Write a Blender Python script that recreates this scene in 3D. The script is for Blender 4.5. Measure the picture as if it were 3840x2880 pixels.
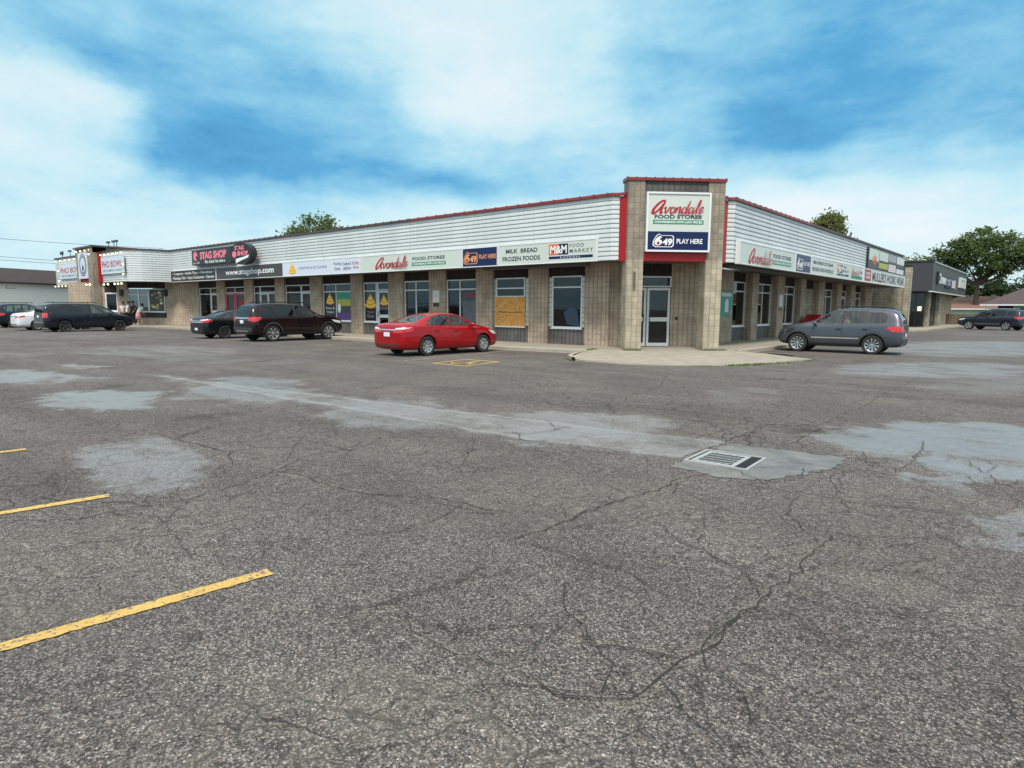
import bpy, bmesh, math, random
from mathutils import Vector, Matrix
from mathutils.bvhtree import BVHTree
random.seed(7)
for o in list(bpy.data.objects): bpy.data.objects.remove(o)
SC=bpy.context.scene; COL=SC.collection
R=math.radians
# ---------------------------------------------------------------- camera
cam=bpy.data.cameras.new('camera'); camo=bpy.data.objects.new('camera',cam); COL.objects.link(camo)
_r=Vector((0.758424,0.651729,0.006478)); _u=Vector((-0.081925,0.085467,0.992967)); _f=Vector((-0.646592,0.753621,-0.118213))
camo.matrix_world=Matrix(((_r.x,_u.x,-_f.x,9.5593),(_r.y,_u.y,-_f.y,-20.0887),(_r.z,_u.z,-_f.z,1.635),(0,0,0,1)))
cam.sensor_width=36; cam.lens=22.5; cam.clip_start=0.1; cam.clip_end=3000
SC.camera=camo
# ---------------------------------------------------------------- node helper
class NT:
    def __init__(s,tree): s.t=tree; s.n=tree.nodes; s.l=tree.links
    def add(s,typ,inp=None,**kw):
        n=s.n.new(typ)
        for k,v in kw.items(): setattr(n,k,v)
        for k,v in (inp or {}).items():
            if isinstance(v,bpy.types.NodeSocket): s.l.new(v,n.inputs[k])
            elif v is not None: n.inputs[k].default_value=v
        return n
    def math(s,op,a,b=None,c=None,clamp=False):
        n=s.add('ShaderNodeMath',operation=op,use_clamp=clamp)
        for i,v in enumerate((a,b,c)):
            if v is None: continue
            if isinstance(v,bpy.types.NodeSocket): s.l.new(v,n.inputs[i])
            else: n.inputs[i].default_value=v
        return n.outputs[0]
    def vmath(s,op,a,b=None,out=0):
        n=s.add('ShaderNodeVectorMath',operation=op)
        for i,v in enumerate((a,b)):
            if v is None: continue
            if isinstance(v,bpy.types.NodeSocket): s.l.new(v,n.inputs[i])
            else: n.inputs[i].default_value=v
        return n.outputs[out]
    def ramp(s,f,stops,interp='LINEAR'):
        n=s.add('ShaderNodeValToRGB'); s.l.new(f,n.inputs[0]); r=n.color_ramp; r.interpolation=interp
        while len(r.elements)<len(stops): r.elements.new(.5)
        for e,(p,c) in zip(r.elements,stops):
            e.position=p; e.color=(c,c,c,1) if not isinstance(c,tuple) else (*c,1)
        return n.outputs[0]
    def mix(s,f,a,b,blend='MIX'):
        n=s.add('ShaderNodeMix',data_type='RGBA',blend_type=blend)
        for i,v in ((0,f),(6,a),(7,b)):
            if isinstance(v,bpy.types.NodeSocket): s.l.new(v,n.inputs[i])
            else: n.inputs[i].default_value=(*v,1) if isinstance(v,tuple) and len(v)==3 else v
        return n.outputs[2]
    def noise(s,vec,scale,detail=3,rough=.5,out=0):
        n=s.add('ShaderNodeTexNoise',{'Vector':vec,'Scale':scale,'Detail':detail,'Roughness':rough}); return n.outputs[out]
# ---------------------------------------------------------------- world: sky with broken cloud
W=bpy.data.worlds.new('World'); SC.world=W; W.use_nodes=True; W.node_tree.nodes.clear(); t=NT(W.node_tree)
SUN_EL=R(58); SUN_AZ=R(146)
sky=t.add('ShaderNodeTexSky',sky_type='NISHITA',sun_disc=False,sun_elevation=SUN_EL,sun_rotation=SUN_AZ,air_density=1.0,dust_density=.6)
d=t.add('ShaderNodeTexCoord').outputs['Generated']
d=t.vmath('NORMALIZE',d)
sep=t.add('ShaderNodeSeparateXYZ',{0:d}); dz=sep.outputs[2]
warp=t.add('ShaderNodeTexNoise',{'Vector':d,'Scale':3.2,'Detail':8,'Roughness':.6}).outputs['Color']
wv=t.vmath('MULTIPLY',t.vmath('SUBTRACT',warp,(.5,.5,.5)),(.20,.20,.11))
dw=t.vmath('NORMALIZE',t.vmath('ADD',d,wv))
den=t.math('ADD',t.math('MAXIMUM',dz,0),.16)
pc=t.vmath('DIVIDE',d,t.add('ShaderNodeCombineXYZ',{0:den,1:den,2:den}).outputs[0])
pc=t.vmath('MULTIPLY',pc,(1,1,0))
ROWS=[(2,[0.74,0.75,0.76,0.76,0.75,0.75,0.75,0.75,0.75,0.76,0.76,0.76,0.77]),(5,[0.68,0.76,0.8,0.79,0.79,0.79,0.81,0.83,0.84,0.92,0.88,0.9,0.94]),(8,[0.61,0.73,0.62,0.53,0.62,0.73,0.78,0.8,0.82,0.9,0.98,0.87,0.78]),(11,[0.94,0.66,0.11,0.11,0.19,0.27,0.42,0.53,0.55,0.55,0.49,0.54,0.4]),(14,[0.87,0.82,0.22,0.14,0.34,0.57,0.6,0.54,0.41,0.17,0.11,0.27,0.3]),(17,[0.45,0.31,0.3,0.26,0.38,0.83,0.91,0.71,0.4,0.2,0.19,0.3,0.28]),(20,[0.45,0.48,0.35,0.45,0.55,0.87,0.97,0.72,0.34,0.28,0.21,0.21,0.25]),(24,[0.45,0.49,0.45,0.59,0.77,0.84,0.83,0.7,0.49,0.29,0.24,0.21,0.25]),(32,[0.6]*13)]
# bearing and height of each cloud bank, with a soft wander so edges are ragged
AF=(-.6512,.7589,0); AL=(-.7589,-.6512,0)
brg=t.math('ARCTAN2',t.vmath('DOT_PRODUCT',dw,AL,out=1),t.vmath('DOT_PRODUCT',dw,AF,out=1))
tt=t.math('MULTIPLY_ADD',brg,-1/(2*math.pi),.5)
el=t.math('MULTIPLY',t.math('ARCSINE',t.add('ShaderNodeSeparateXYZ',{0:dw}).outputs[2]),180/math.pi)
acc=None; pe=0
for e_,vals in ROWS:
    v_=t.ramp(tt,[(0,.65),(.28,.6)]+[(.5-(39-6.5*k)/360,x) for k,x in enumerate(vals)]+[(.72,.6),(1,.65)],'EASE')
    if acc is None: acc=v_
    else:
        k_=t.add('ShaderNodeMapRange',{0:el,1:pe,2:e_,3:0.,4:1.},interpolation_type='SMOOTHSTEP').outputs[0]
        acc=t.math('ADD',t.math('MULTIPLY',acc,t.math('SUBTRACT',1.,k_)),t.math('MULTIPLY',v_,k_))
    pe=e_
n1=t.noise(t.vmath('MULTIPLY',d,(1,1,3.6)),5.5,9,.6); n2=t.noise(pc,2.2,6,.6)
m=t.math('ADD',t.math('MULTIPLY',acc,.82),t.math('ADD',t.math('MULTIPLY',n1,.40),t.math('MULTIPLY',n2,.34)))
n3=t.noise(t.vmath('MULTIPLY',dw,(1,1,2.2)),17,6,.62)
m=t.math('ADD',m,t.math('MULTIPLY',n3,.20))
m=t.math('SUBTRACT',m,.40)
# thickness of the cloud decides how blue it looks
cc=t.ramp(m,[(.0,(.55,3.0,5.6)),(.20,(1.1,4.3,7.4)),(.42,(3.3,6.9,9.0)),(.62,(6.2,8.9,9.8)),(.92,(8.9,9.8,10.2))])
skyc=t.mix(.90,sky.outputs[0],cc)
# unseen sky above and behind the viewer, brightened to light the facades
up=t.math('POWER',t.math('MAXIMUM',t.vmath('DOT_PRODUCT',d,(.2,-.28,.94),out=1),0),4.0)
skyc=t.mix(t.math('MULTIPLY',up,.95,clamp=True),skyc,(22.,20.5,19.))
bg=t.add('ShaderNodeBackground',{'Color':skyc,'Strength':.1})
out=t.add('ShaderNodeOutputWorld'); t.l.new(bg.outputs[0],out.inputs[0])
# ---------------------------------------------------------------- sun behind cloud
sl=bpy.data.lights.new('sun','SUN'); sl.energy=3.4; sl.angle=R(13); sl.color=(1,.93,.84)
so=bpy.data.objects.new('sun',sl); COL.objects.link(so)
sd=Vector((math.sin(SUN_AZ)*math.cos(SUN_EL),math.cos(SUN_AZ)*math.cos(SUN_EL),math.sin(SUN_EL)))
so.rotation_euler=sd.to_track_quat('Z','Y').to_euler()
SC.view_settings.view_transform='Standard'; SC.view_settings.look='None'; SC.view_settings.exposure=.0; SC.view_settings.gamma=1
SC.render.engine='CYCLES'
SC.cycles.max_bounces=6; SC.cycles.diffuse_bounces=3; SC.cycles.glossy_bounces=3; SC.cycles.transparent_max_bounces=10
# ---------------------------------------------------------------- materials
MATS={}
def newmat(name):
    m=bpy.data.materials.new(name); m.use_nodes=True; m.node_tree.nodes.clear()
    t=NT(m.node_tree); p=t.add('ShaderNodeBsdfPrincipled'); o=t.add('ShaderNodeOutputMaterial'); t.l.new(p.outputs[0],o.inputs[0])
    return m,t,p,o
def M(name,col=(.5,.5,.5),rough=.6,metal=0,var=.12,vs=3.,bump=0,bs=40,emit=0,coat=0,spec=.5):
    if name in MATS: return MATS[name]
    m,t,p,o=newmat(name)
    co=t.add('ShaderNodeTexCoord').outputs['Object']
    if var:
        n=t.noise(co,vs,5,.6); f=t.math('MULTIPLY_ADD',n,2*var,1-var)
        c=t.mix(1.,col,t.add('ShaderNodeCombineXYZ',{0:f,1:f,2:f}).outputs[0],'MULTIPLY'); t.l.new(c,p.inputs['Base Color'])
        rr=t.math('MULTIPLY_ADD',t.noise(co,vs*3,3),.16,rough-.08); t.l.new(rr,p.inputs['Roughness'])
    else: p.inputs['Base Color'].default_value=(*col,1); p.inputs['Roughness'].default_value=rough
    p.inputs['Metallic'].default_value=metal; p.inputs['Specular IOR Level'].default_value=spec
    if coat: p.inputs['Coat Weight'].default_value=coat; p.inputs['Coat Roughness'].default_value=.04
    if bump:
        b=t.add('ShaderNodeBump',{'Strength':bump,'Distance':.01,'Height':t.noise(co,bs,3)}); t.l.new(b.outputs[0],p.inputs['Normal'])
    if emit: p.inputs['Emission Color'].default_value=(*col,1); p.inputs['Emission Strength'].default_value=emit
    MATS[name]=m; return m
def block_mat(name,c1,c2,mortar,bw=.2045,rh=.2045,hj=1.0,vj=1.0,ms=.011,bump=.5,cv=.5,jm=.8):
    m,t,p,o=newmat(name); uv=t.add('ShaderNodeUVMap').outputs[0]; s=t.add('ShaderNodeSeparateXYZ',{0:uv})
    u=t.math('DIVIDE',s.outputs[0],bw); v=t.math('DIVIDE',s.outputs[1],rh)
    def joint(a,wd):
        f=t.math('ABSOLUTE',t.math('SUBTRACT',t.math('FRACT',a),.5)); return t.math('SMOOTH_MIN',t.math('DIVIDE',t.math('SUBTRACT',f,.5-wd*2.4),wd*1.6),1,.1)
    ju=t.math('MULTIPLY',t.math('MAXIMUM',joint(u,ms/bw),0),vj); jv=t.math('MULTIPLY',t.math('MAXIMUM',joint(v,ms/rh*.7),0),hj)
    j=t.math('MINIMUM',t.math('MAXIMUM',ju,jv),1)
    cell=t.add('ShaderNodeCombineXYZ',{0:t.math('FLOOR',u),1:t.math('FLOOR',v)}).outputs[0]
    wn=t.add('ShaderNodeTexWhiteNoise',{'Vector':cell}).outputs['Value']
    ob=t.add('ShaderNodeTexCoord').outputs['Object']
    n=t.noise(ob,38,4,.7); big=t.noise(ob,1.3,5,.6)
    c=t.mix(t.math('MULTIPLY_ADD',wn,cv,.5-cv/2),c1,c2)
    k=t.math('MULTIPLY_ADD',n,.7,.62); c=t.mix(1.,c,t.add('ShaderNodeCombineXYZ',{0:k,1:k,2:k}).outputs[0],'MULTIPLY')
    st=t.ramp(big,[(.33,.68),(.6,1.06)]); sm=t.noise(t.vmath('MULTIPLY',ob,(4,4,.5)),1.6,5,.65); st=t.mix(1.,st,t.ramp(sm,[(.32,.88),(.55,1.02)]),'MULTIPLY'); c=t.mix(1.,c,st,'MULTIPLY')
    c=t.mix(t.math('MULTIPLY',j,jm),c,mortar); t.l.new(c,p.inputs['Base Color']); p.inputs['Roughness'].default_value=.9; p.inputs['Specular IOR Level'].default_value=.25
    h=t.math('SUBTRACT',t.math('MULTIPLY',n,.5),t.math('MULTIPLY',j,1.2))
    b=t.add('ShaderNodeBump',{'Strength':bump,'Distance':.02,'Height':h}); t.l.new(b.outputs[0],p.inputs['Normal'])
    MATS[name]=m; return m
def glass_mat(name,tint,gl=.12,rough=.02):
    m=bpy.data.materials.new(name); m.use_nodes=True; m.node_tree.nodes.clear(); t=NT(m.node_tree)
    tr=t.add('ShaderNodeBsdfTransparent',{'Color':(*tint,1)}); g=t.add('ShaderNodeBsdfGlossy',{'Color':(.95,.98,1,1),'Roughness':rough})
    fr=t.math('POWER',t.add('ShaderNodeLayerWeight',{'Blend':.5}).outputs['Facing'],4.5)
    f=t.math('MULTIPLY_ADD',fr,.85,gl*.3+.03,clamp=True)
    x=t.add('ShaderNodeMixShader',{0:f,1:tr.outputs[0],2:g.outputs[0]}); o=t.add('ShaderNodeOutputMaterial'); t.l.new(x.outputs[0],o.inputs[0])
    MATS[name]=m; return m
block_mat('block_tower',(.36,.315,.25),(.28,.245,.195),(.17,.145,.115),cv=.9,hj=.6,jm=.62,ms=.009)
block_mat('block_pillar',(.50,.44,.34),(.40,.35,.265),(.20,.17,.13),cv=.9,hj=.55,jm=.62,ms=.009)
block_mat('block_wall',(.53,.425,.325),(.42,.34,.265),(.175,.138,.108),bw=.2,rh=.205,hj=.5,vj=.85)
block_mat('block_grey',(.15,.142,.138),(.12,.115,.112),(.07,.065,.063),bw=.2,rh=.2,hj=.6)
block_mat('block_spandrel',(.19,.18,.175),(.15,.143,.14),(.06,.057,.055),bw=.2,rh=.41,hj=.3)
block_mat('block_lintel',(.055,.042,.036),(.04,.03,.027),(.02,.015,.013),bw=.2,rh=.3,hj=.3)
block_mat('block_pale',(.46,.42,.33),(.33,.30,.24),(.2,.18,.14),bw=.41,rh=.2045,ms=.008,cv=1.)
block_mat('paint_block',(.86,.86,.80),(.80,.80,.74),(.72,.72,.66),bw=.4,rh=.2,ms=.005,bump=.2)
M('siding',(.55,.60,.61),.5,var=.06,vs=.8)
def sidingmat():
    m,t,p,o=newmat('lap_siding'); ob=t.add('ShaderNodeNewGeometry').outputs['Position']
    st=t.noise(t.vmath('MULTIPLY',ob,(5,5,.35)),1.3,6,.7); bl=t.noise(ob,.5,5,.6); c=t.mix(1.,(.56,.61,.62),t.ramp(st,[(.30,(.93,.92,.90)),(.55,1.)]),'MULTIPLY'); c=t.mix(1.,c,t.ramp(bl,[(.3,.88),(.65,1.04)]),'MULTIPLY')
    t.l.new(c,p.inputs['Base Color']); p.inputs['Roughness'].default_value=.5; b=t.add('ShaderNodeBump',{'Height':t.noise(ob,1.6,3),'Distance':.03,'Strength':.25}); t.l.new(b.outputs[0],p.inputs['Normal']); MATS['siding']=m
sidingmat()
M('siding_groove',(.36,.40,.41),.7)
M('coping_red',(.23,.028,.022),.4,var=.35,vs=1.5)
M('coping_brown',(.085,.045,.04),.45,var=.3,vs=1.5)
M('trim_red',(.36,.004,.008),.45,var=.1)
M('soffit',(.10,.092,.08),.8,var=.2)
M('roofing',(.12,.115,.11),.9)
M('white_paint',(.93,.92,.86),.6,var=.05,vs=.6)
M('frame_white',(.72,.74,.76),.4,var=.05)
M('faded_poster',(.10,.11,.13),.4,var=.5,vs=6)
M('poster_blue',(.02,.06,.12),.4,var=.3,vs=9)
M('frame_pink',(.62,.12,.20),.45,var=.05)
M('white_board',(.62,.66,.64),.35,var=.03,vs=.6)
M('cream_board',(.56,.62,.57),.35,var=.03,vs=.6)
M('pale_board',(.62,.68,.78),.35,var=.03)
M('ink_red',(.40,.008,.018),.4,var=0); M('ink_green',(.03,.22,.12),.4,var=0); M('ink_dark',(.035,.05,.055),.4,var=0)
M('ink_navy',(.002,.006,.06),.35,var=0); M('ink_blue',(.04,.07,.19),.4,var=0); M('ink_white',(.8,.82,.82),.4,var=0); M('ink_orange',(.72,.13,.03),.4,var=0)
M('ink_amber',(.75,.32,.12),.4,var=0);M('ink_pink',(.82,.20,.27),.4,var=0); M('ink_black',(.016,.016,.018),.4,var=0); M('ink_charcoal',(.055,.05,.05),.4,var=0.05)
M('ink_grey',(.36,.36,.38),.5,var=0); M('ink_purple',(.10,.04,.20),.4,var=0);M('ink_teal',(.02,.27,.20),.4,var=.1); M('ink_olive',(.42,.40,.04),.4,var=.1);M('ink_yellow',(.85,.55,.05),.4,var=.1)
M('board_navy',(.002,.008,.07),.3,var=.1,vs=.5)
M('concrete',(.29,.265,.215),.85,var=.42,vs=2.2,bump=.3,bs=60)
M('concrete_shade',(.28,.25,.205),.85,var=.25,vs=2.5,bump=.3,bs=60)
M('curb',(.36,.33,.27),.85,var=.3,vs=3,bump=.3,bs=50)
M('dark_metal',(.05,.05,.055),.45,.5); M('black_plastic',(.018,.018,.02),.5,var=.05)
M('rubber',(.022,.021,.021),.8,var=.15,vs=20); M('rim_silver',(.62,.64,.66),.28,.85,var=0); M('rim_dark',(.10,.10,.105),.35,.7,var=0)
M('chrome',(.75,.77,.8),.12,1,var=0); M('lamp_red',(.55,.01,.015),.12,var=0,coat=1); M('lamp_clear',(.65,.68,.7),.1,var=0,coat=1);M('lamp_dark',(.03,.035,.04),.1,var=0,coat=1)
M('plate',(.7,.75,.85),.4,var=0); M('cabin_dark',(.03,.03,.032),.8,var=.1)
M('bulb',(1.,.80,.48),.3,var=0,emit=1.6); M('cable',(.05,.08,.12),.6,var=0)
M('skin',(.42,.24,.16),.5,var=.05); M('hair',(.02,.014,.01),.6,var=0); M('shirt_white',(.74,.78,.84),.8,var=.05); M('pants_dark',(.02,.022,.03),.8,var=.05)
M('shirt_pale',(.62,.55,.56),.8,var=.05); M('skirt_pink',(.72,.34,.38),.8,var=.05); M('shirt_dark',(.04,.045,.06),.8,var=.05); M('vest_yellow',(.62,.9,.03),.7,var=.05); M('shoe',(.5,.45,.42),.7,var=0)
M('grate_metal',(.50,.50,.49),.35,.4,var=.3,vs=14); M('pit',(.006,.006,.006),.9,var=0)
M('mailbox_red',(.42,.012,.02),.35,var=.08,coat=.4)
M('interior',(.22,.18,.13),.8,var=.7,vs=2.2)
glass_mat('glass',(.34,.36,.37),.10); glass_mat('glass_dark',(.12,.13,.14),.08); glass_mat('car_glass',(.50,.58,.55),.16); glass_mat('car_glass_dark',(.05,.055,.06),.10)
M('glassblock',(.50,.54,.46),.12,var=.5,vs=9,coat=.6)
def osb():
    m,t,p,o=newmat('osb_wood'); ob=t.add('ShaderNodeTexCoord').outputs['Object']
    v=t.add('ShaderNodeTexVoronoi',{'Vector':t.vmath('ADD',t.vmath('MULTIPLY',ob,(1,1,2.2)),t.add('ShaderNodeTexNoise',{'Vector':ob,'Scale':9.}).outputs['Color']),'Scale':11.}).outputs['Color']
    s=t.add('ShaderNodeSeparateColor',{0:v}).outputs[0]
    t.l.new(t.ramp(s,[(0,(.38,.15,.03)),(.5,(.66,.30,.06)),(1,(.85,.48,.16))]),p.inputs['Base Color']); p.inputs['Roughness'].default_value=.75
    MATS['osb']=m
osb()
# ---------------------------------------------------------------- ground material
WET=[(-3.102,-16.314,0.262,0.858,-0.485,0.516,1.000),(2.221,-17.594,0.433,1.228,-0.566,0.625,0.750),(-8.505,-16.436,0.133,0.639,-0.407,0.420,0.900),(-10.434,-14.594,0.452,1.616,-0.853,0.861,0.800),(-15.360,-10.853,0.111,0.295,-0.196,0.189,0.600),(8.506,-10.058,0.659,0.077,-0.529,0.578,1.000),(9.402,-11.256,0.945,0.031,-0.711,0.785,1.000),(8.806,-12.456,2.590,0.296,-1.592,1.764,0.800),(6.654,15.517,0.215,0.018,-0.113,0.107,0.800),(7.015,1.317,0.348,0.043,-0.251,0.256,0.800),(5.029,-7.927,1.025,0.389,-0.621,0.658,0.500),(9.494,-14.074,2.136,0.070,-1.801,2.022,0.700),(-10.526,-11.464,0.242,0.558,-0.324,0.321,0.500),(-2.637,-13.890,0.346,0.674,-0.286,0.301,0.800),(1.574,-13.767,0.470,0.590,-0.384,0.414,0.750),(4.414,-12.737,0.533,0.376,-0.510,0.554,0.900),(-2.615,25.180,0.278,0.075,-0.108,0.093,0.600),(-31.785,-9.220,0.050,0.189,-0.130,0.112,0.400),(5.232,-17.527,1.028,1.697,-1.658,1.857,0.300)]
def asphalt():
    m,t,p,o=newmat('asphalt'); g=t.add('ShaderNodeNewGeometry').outputs['Position']; g2=t.vmath('MULTIPLY',g,(1,1,0))
    wn=t.add('ShaderNodeTexNoise',{'Vector':g2,'Scale':1.1,'Detail':5.,'Roughness':.62}).outputs['Color']
    gw=t.vmath('ADD',g2,t.vmath('MULTIPLY',t.vmath('SUBTRACT',wn,(.5,.5,.5)),(2.3,2.3,0)))
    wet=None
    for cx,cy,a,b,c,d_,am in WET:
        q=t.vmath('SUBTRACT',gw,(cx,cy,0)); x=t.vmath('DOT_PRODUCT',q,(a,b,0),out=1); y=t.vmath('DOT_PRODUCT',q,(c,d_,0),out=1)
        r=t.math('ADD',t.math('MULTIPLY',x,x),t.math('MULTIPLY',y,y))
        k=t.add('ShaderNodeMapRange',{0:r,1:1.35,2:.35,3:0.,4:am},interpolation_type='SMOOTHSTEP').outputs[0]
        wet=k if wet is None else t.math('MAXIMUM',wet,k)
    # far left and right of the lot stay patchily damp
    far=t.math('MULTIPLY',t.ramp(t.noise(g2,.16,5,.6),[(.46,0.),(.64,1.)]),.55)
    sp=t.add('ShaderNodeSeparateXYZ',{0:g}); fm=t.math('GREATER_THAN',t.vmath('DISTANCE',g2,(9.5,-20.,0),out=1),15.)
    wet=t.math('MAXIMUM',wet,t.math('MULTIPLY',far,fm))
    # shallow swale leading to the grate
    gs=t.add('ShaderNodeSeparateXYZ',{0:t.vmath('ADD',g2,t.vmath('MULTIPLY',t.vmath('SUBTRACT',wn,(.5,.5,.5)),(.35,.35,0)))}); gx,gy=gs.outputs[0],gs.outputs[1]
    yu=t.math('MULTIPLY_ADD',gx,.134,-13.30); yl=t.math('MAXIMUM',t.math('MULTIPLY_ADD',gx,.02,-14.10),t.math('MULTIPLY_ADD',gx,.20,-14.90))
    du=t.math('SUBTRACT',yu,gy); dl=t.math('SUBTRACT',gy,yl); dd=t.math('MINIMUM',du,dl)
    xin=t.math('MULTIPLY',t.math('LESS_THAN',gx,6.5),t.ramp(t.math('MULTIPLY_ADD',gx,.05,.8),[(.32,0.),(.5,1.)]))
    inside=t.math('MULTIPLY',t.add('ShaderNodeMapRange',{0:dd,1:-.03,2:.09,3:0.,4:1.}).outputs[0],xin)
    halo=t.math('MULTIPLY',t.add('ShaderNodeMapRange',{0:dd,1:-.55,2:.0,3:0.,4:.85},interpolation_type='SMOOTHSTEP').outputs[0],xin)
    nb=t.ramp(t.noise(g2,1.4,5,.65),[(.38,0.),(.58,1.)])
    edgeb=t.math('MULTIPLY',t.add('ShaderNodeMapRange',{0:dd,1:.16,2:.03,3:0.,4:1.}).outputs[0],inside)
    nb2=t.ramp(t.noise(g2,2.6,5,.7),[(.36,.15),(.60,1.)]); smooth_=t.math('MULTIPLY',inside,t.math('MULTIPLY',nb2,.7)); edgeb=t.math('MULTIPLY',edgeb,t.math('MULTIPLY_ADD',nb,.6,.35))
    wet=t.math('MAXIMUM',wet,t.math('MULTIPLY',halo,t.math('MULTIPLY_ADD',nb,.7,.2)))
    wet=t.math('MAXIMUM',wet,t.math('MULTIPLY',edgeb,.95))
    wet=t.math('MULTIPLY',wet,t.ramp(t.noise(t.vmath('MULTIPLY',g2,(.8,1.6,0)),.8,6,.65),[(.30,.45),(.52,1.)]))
    # aggregate
    v1=t.add('ShaderNodeTexVoronoi',{'Vector':g2,'Scale':100.}); a1=t.add('ShaderNodeSeparateColor',{0:v1.outputs['Color']}).outputs
    v2=t.add('ShaderNodeTexVoronoi',{'Vector':g2,'Scale':220.}); a2=t.add('ShaderNodeSeparateColor',{0:v2.outputs['Color']}).outputs
    st=t.math('ADD',t.math('MULTIPLY',a1[0],.6),t.math('MULTIPLY',a2[0],.4))
    edge=t.ramp(v1.outputs['Distance'],[(.3,1.),(.7,.5)])
    med=t.noise(g2,14,4,.7); big=t.noise(g2,.45,5,.6)
    base=t.ramp(st,[(.10,(.036,.033,.032)),(.36,(.095,.086,.082)),(.60,(.170,.155,.148)),(.82,(.29,.27,.255)),(.98,(.56,.53,.50))])
    hue=t.mix(a1[1],(1.06,.98,.955),(.95,.985,1.03)); base=t.mix(1.,base,hue,'MULTIPLY')
    base=t.mix(1.,base,edge,'MULTIPLY')
    base=t.mix(1.,base,t.ramp(med,[(.3,.72),(.7,1.28)]),'MULTIPLY'); base=t.mix(1.,base,t.ramp(big,[(.3,(.76,.76,.735)),(.72,(1.16,1.15,1.11))]),'MULTIPLY')
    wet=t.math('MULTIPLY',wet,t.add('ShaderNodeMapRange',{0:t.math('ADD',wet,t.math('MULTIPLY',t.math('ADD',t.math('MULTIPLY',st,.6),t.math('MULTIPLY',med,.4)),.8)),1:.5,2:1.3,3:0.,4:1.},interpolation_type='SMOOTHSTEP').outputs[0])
    oil=t.ramp(t.add('ShaderNodeTexVoronoi',{'Vector':gw,'Scale':.42}).outputs['Distance'],[(.05,.62),(.16,1.)]); base=t.mix(1.,base,oil,'MULTIPLY')
    lane=t.ramp(t.noise(t.vmath('MULTIPLY',g2,(.10,1.1,0)),1.,4,.55),[(.36,.86),(.62,1.08)]); base=t.mix(1.,base,lane,'MULTIPLY')
    # alligator cracking, in zones
    cw=t.vmath('ADD',g2,t.vmath('MULTIPLY',t.vmath('SUBTRACT',t.add('ShaderNodeTexNoise',{'Vector':g2,'Scale':5.,'Detail':4.}).outputs['Color'],(.5,.5,.5)),(.28,.28,0)))
    def cracks(scale,wd): 
        e=t.add('ShaderNodeTexVoronoi',{'Vector':cw,'Scale':scale},feature='DISTANCE_TO_EDGE').outputs['Distance']; return t.ramp(e,[(0,1.),(wd,0.)])
    zone=t.ramp(t.noise(g2,.55,3,.5),[(.50,0.),(.60,1.)]); zone2=t.ramp(t.noise(g2,.23,3,.6),[(.42,.0),(.55,1.)])
    ck=t.math('MAXIMUM',t.math('MULTIPLY',cracks(3.6,.035),t.math('MULTIPLY',zone,.7)),t.math('MULTIPLY',cracks(.8,.009),t.math('MAXIMUM',zone2,.15))); ck=t.math('MAXIMUM',ck,t.math('MULTIPLY',cracks(1.9,.015),t.math('MULTIPLY',t.math('MAXIMUM',zone2,zone),.8)))
    dust=t.math('MULTIPLY',t.math('MULTIPLY',cracks(3.6,.2),zone),.28)
    base=t.mix(dust,base,(.23,.21,.18)); base=t.mix(t.math('MULTIPLY',ck,.7),base,(.02,.018,.017))
    base=t.mix(smooth_,base,t.mix(t.noise(g2,2.5,6,.65),(.12,.12,.115),(.25,.25,.24)))
    base=t.mix(t.math('MULTIPLY',edgeb,.6),base,(.36,.37,.37))
    dry=base; wet_sheen=t.mix(.40,base,(.315,.325,.33))  # damp patches tinted paler, the sky's sheen painted into their colour
    t.l.new(t.mix(wet,dry,wet_sheen),p.inputs['Base Color'])
    rn=t.math('MULTIPLY_ADD',st,.12,.0)
    t.l.new(t.math('ADD',t.math('MULTIPLY_ADD',wet,-.58,.86),rn),p.inputs['Roughness'])
    t.l.new(t.math('MULTIPLY_ADD',wet,.6,.28),p.inputs['Specular IOR Level'])
    h=t.math('ADD',t.math('MULTIPLY',st,.5),t.math('MULTIPLY',med,.9)); h=t.math('SUBTRACT',h,t.math('MULTIPLY',ck,1.2))
    b=t.add('ShaderNodeBump',{'Height':h,'Distance':.008}); t.l.new(t.math('MULTIPLY_ADD',wet,-.25,.8),b.inputs['Strength']); t.l.new(b.outputs[0],p.inputs['Normal'])
    MATS['asphalt']=m
asphalt()
def damp_concrete():
    m,t,p,o=newmat('damp_concrete'); g=t.add('ShaderNodeNewGeometry').outputs['Position']; n=t.noise(g,3,6,.65); f=t.noise(g,60,3,.6)
    c=t.mix(t.ramp(n,[(.35,0.),(.65,1.)]),(.115,.112,.105),(.20,.198,.188)); c=t.mix(1.,c,t.ramp(t.noise(g,95,4,.75),[(.3,.55),(.7,1.35)]),'MULTIPLY'); t.l.new(c,p.inputs['Base Color'])
    t.l.new(t.math('MULTIPLY_ADD',n,.7,.22),p.inputs['Roughness'])
    b=t.add('ShaderNodeBump',{'Height':f,'Distance':.004,'Strength':.4}); t.l.new(b.outputs[0],p.inputs['Normal']); MATS['damp']=m
damp_concrete()
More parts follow.
